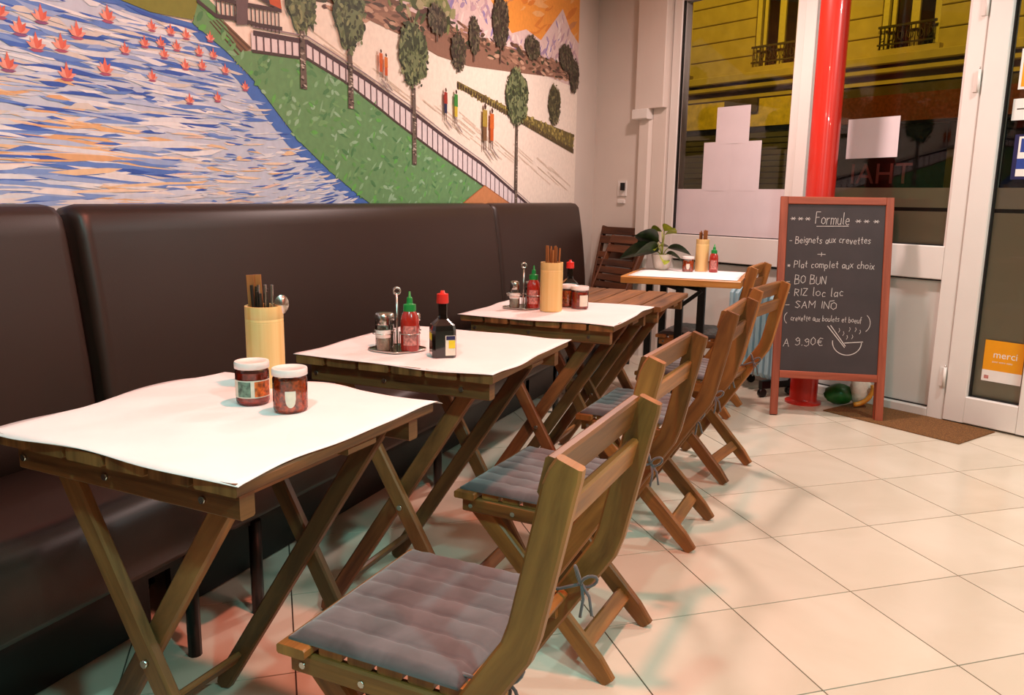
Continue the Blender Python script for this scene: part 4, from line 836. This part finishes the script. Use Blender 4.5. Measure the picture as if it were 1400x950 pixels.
sheet(-.905, -.607, 1.385, 1.603, 'blank paper sheet taped alone beside the red pillar', -.001, base=.013, tilt=-.012)
def text(body, size, mat, parent, loc, rz=0, mirror=False, name='lettering'):
    c = bpy.data.curves.new(name, 'FONT'); c.body = body; c.size = size; c.extrude = .0002; c.resolution_u = 3
    t = bpy.data.objects.new('tmp', c); COL.objects.link(t); dg = bpy.context.evaluated_depsgraph_get(); me = bpy.data.meshes.new_from_object(t.evaluated_get(dg)); bpy.data.objects.remove(t)
    me.name = name; me.materials.clear(); me.materials.append(M[mat]); o = bpy.data.objects.new(name, me); COL.objects.link(o); o.parent = parent; o.location = loc; o.rotation_euler = (pi / 2, 0, 0)
    if mirror: o.scale = (-1, 1, 1)
    return o
def sticker(name, lab, s, z, w_, h_, mat, cat='sticker'):
    p = P0 + DR * s + DN * .0125; t = thing(name, lab, cat, (p.x, p.y, z), -TH); obj('backing', MB().box((0, -.0008, 0), (w_, 0, h_)), M[mat], t); return t
st = sticker('door_sticker', 'orange door sticker reading merci above a white strip, low on the glass', -.048, .245, .185, .213, 'orange')
obj('white_strip', MB().box((0, -.0013, 0), (.185, -.0009, .058)), M['white'], st); text('merci', .05, 'white', st, (.043, -.0012, .125)); text('pour votre visite', .014, 'white', st, (.043, -.0012, .1))
obj('small_print', MB().box((.012, -.0017, .012), (.034, -.0014, .03)), M['label_p'], st)
st = sticker('door_sticker', 'white door sticker with one grey line, high on the glass', -.058, 1.545, .17, .102, 'white'); obj('grey_line', MB().box((.02, -.0012, .05), (.15, -.0009, .056)), M['shutter'], st)
st = sticker('door_sticker', 'blue and white pictured door sticker below the white one', -.03, 1.262, .145, .215, 'navy')
for (a, b, c, d, mm) in ((.02, .015, .14, .205, 'white'), (.03, .13, .13, .195, 'blue'), (.02, .05, .06, .1, 'blue'), (.07, .06, .12, .12, 'label_g'), (.09, .02, .135, .05, 'label_p')): obj('print', MB().box((a, -.0012 - b * .003, b), (c, -.0009 - b * .003, d)), M[mm], st)
st = sticker('door_sticker', 'orange door sticker with a white border, highest on the glass', -.046, 1.69, .137, .19, 'white'); obj('orange_print', MB().box((.012, -.0012, .012), (.125, -.0009, .178)), M['orange'], st)
ct_ = front(thing('window_lettering', 'dark mirrored shop lettering on the outside of the right window', 'lettering')); text('THAI', .16, 'awning', ct_, (-.52, .024, 1.245), mirror=True)

# ------------------------------------------------------------------ street and the building opposite
stt = MB().box((-30, .16, -.3), (14, 30, -.12)); front(struct('street', stt, M['tar']))
BD = 10.0
ab = front(thing('apartment_building', 'stone apartment building across the street lit yellow at night', 'building')); ab.location = P0 + DN * BD; 
def bpart(name, lo, hi, mat, parent=ab, c=0): return obj(name, MB().box(lo, hi, c), M[mat], parent)
bpart('wall', (-24, .16, -.1), (8, .6, 9.5), 'stone_dark')
CEN = [-10.86, -8.22, -5.6, -2.98, -.36]; HWD = .5
bpart('cornice', (-24, -.28, 3.5), (8, .16, 3.66), 'stone', c=.02); bpart('cornice', (-24, -.18, 3.36), (8, .16, 3.5), 'stone', c=.02); bpart('string_course', (-24, -.02, 3.2), (8, .16, 3.36), 'stone')
edges = [-16.0] + [v for c in CEN for v in (c - HWD, c + HWD)] + [3.0]
for i in range(0, len(edges), 2):
    z = 3.67
    while z < 7.2:
        bpart('stone_course', (edges[i] + .012, 0, z), (edges[i + 1] - .012, .16, z + .345), 'stone', c=.012); z += .362
for c in CEN:
    wn = bpart('window', (c - HWD, .1, 3.78), (c + HWD, .15, 7.2), 'dark_glass')
    for x, wd in ((-.5, .1), (-.36, .07), (-.02, .14), (.4, .1)): bpart('casement', (c + x, .02 if x < -.45 or x > .35 else .06, 3.8), (c + x + wd, .11, 7.2), 'cream', wn)
    bpart('sill', (c - HWD - .1, -.14, 3.66), (c + HWD + .1, .16, 3.77), 'stone', wn)
    rl = bpart('balcony_railing', (c - HWD, -.12, 4.13), (c + HWD, -.08, 4.17), 'iron'); bpart('lower_rail', (c - HWD, -.115, 3.84), (c + HWD, -.085, 3.87), 'iron', rl)
    for k in range(13): obj('baluster', MB().tube([(c - HWD + .04 + k * .077, -.1, 3.77), (c - HWD + .04 + k * .077, -.1, 4.13)], .011, 5), M['iron'], rl)
    for k in range(6):
        x = c - HWD + .08 + k * .165; obj('scroll', MB().tube([(x + .05 * cos(a), -.1, 3.98 + .07 * sin(a)) for a in [2 * pi * q / 10 for q in range(10)]], .009, 5, closed=True), M['iron'], rl)
bpart('shop_fascia', (-14, -.06, 2.62), (-7.2, .16, 3.16), 'sign'); bpart('fascia_box', (-9.3, -.12, 2.9), (-8.5, -.06, 3.18), 'stone_dark'); bpart('shop_fascia', (-7.0, -.06, 2.6), (4, .16, 3.16), 'stone_dark')
bpart('awning', (-6.6, -.5, 2.5), (2, -.06, 2.95), 'awning')
for k in range(22): bpart('shutter_slat', (-13.5, .06, .1 + k * .115), (-7.2, .1, .1 + k * .115 + .1), 'shutter', c=.01)
bpart('shop_window', (-6.8, .08, .3), (3.5, .14, 2.5), 'dark_glass')
for x in (-7.1, -4.6, -2.0, .6, 3.2): bpart('shop_pier', (x - .15, .0, -.1), (x + .15, .16, 2.6), 'stone_dark')
L0 = P0 + DN * 6.0
for s in (-9.5, -4.0, 1.0): lamp_out(P0 + DN * 5.2 + DR * s + V((0, 0, 6.5)), P0 + DN * BD + DR * (s - .3) + V((0, 0, 5.4)), 800, 1.7)
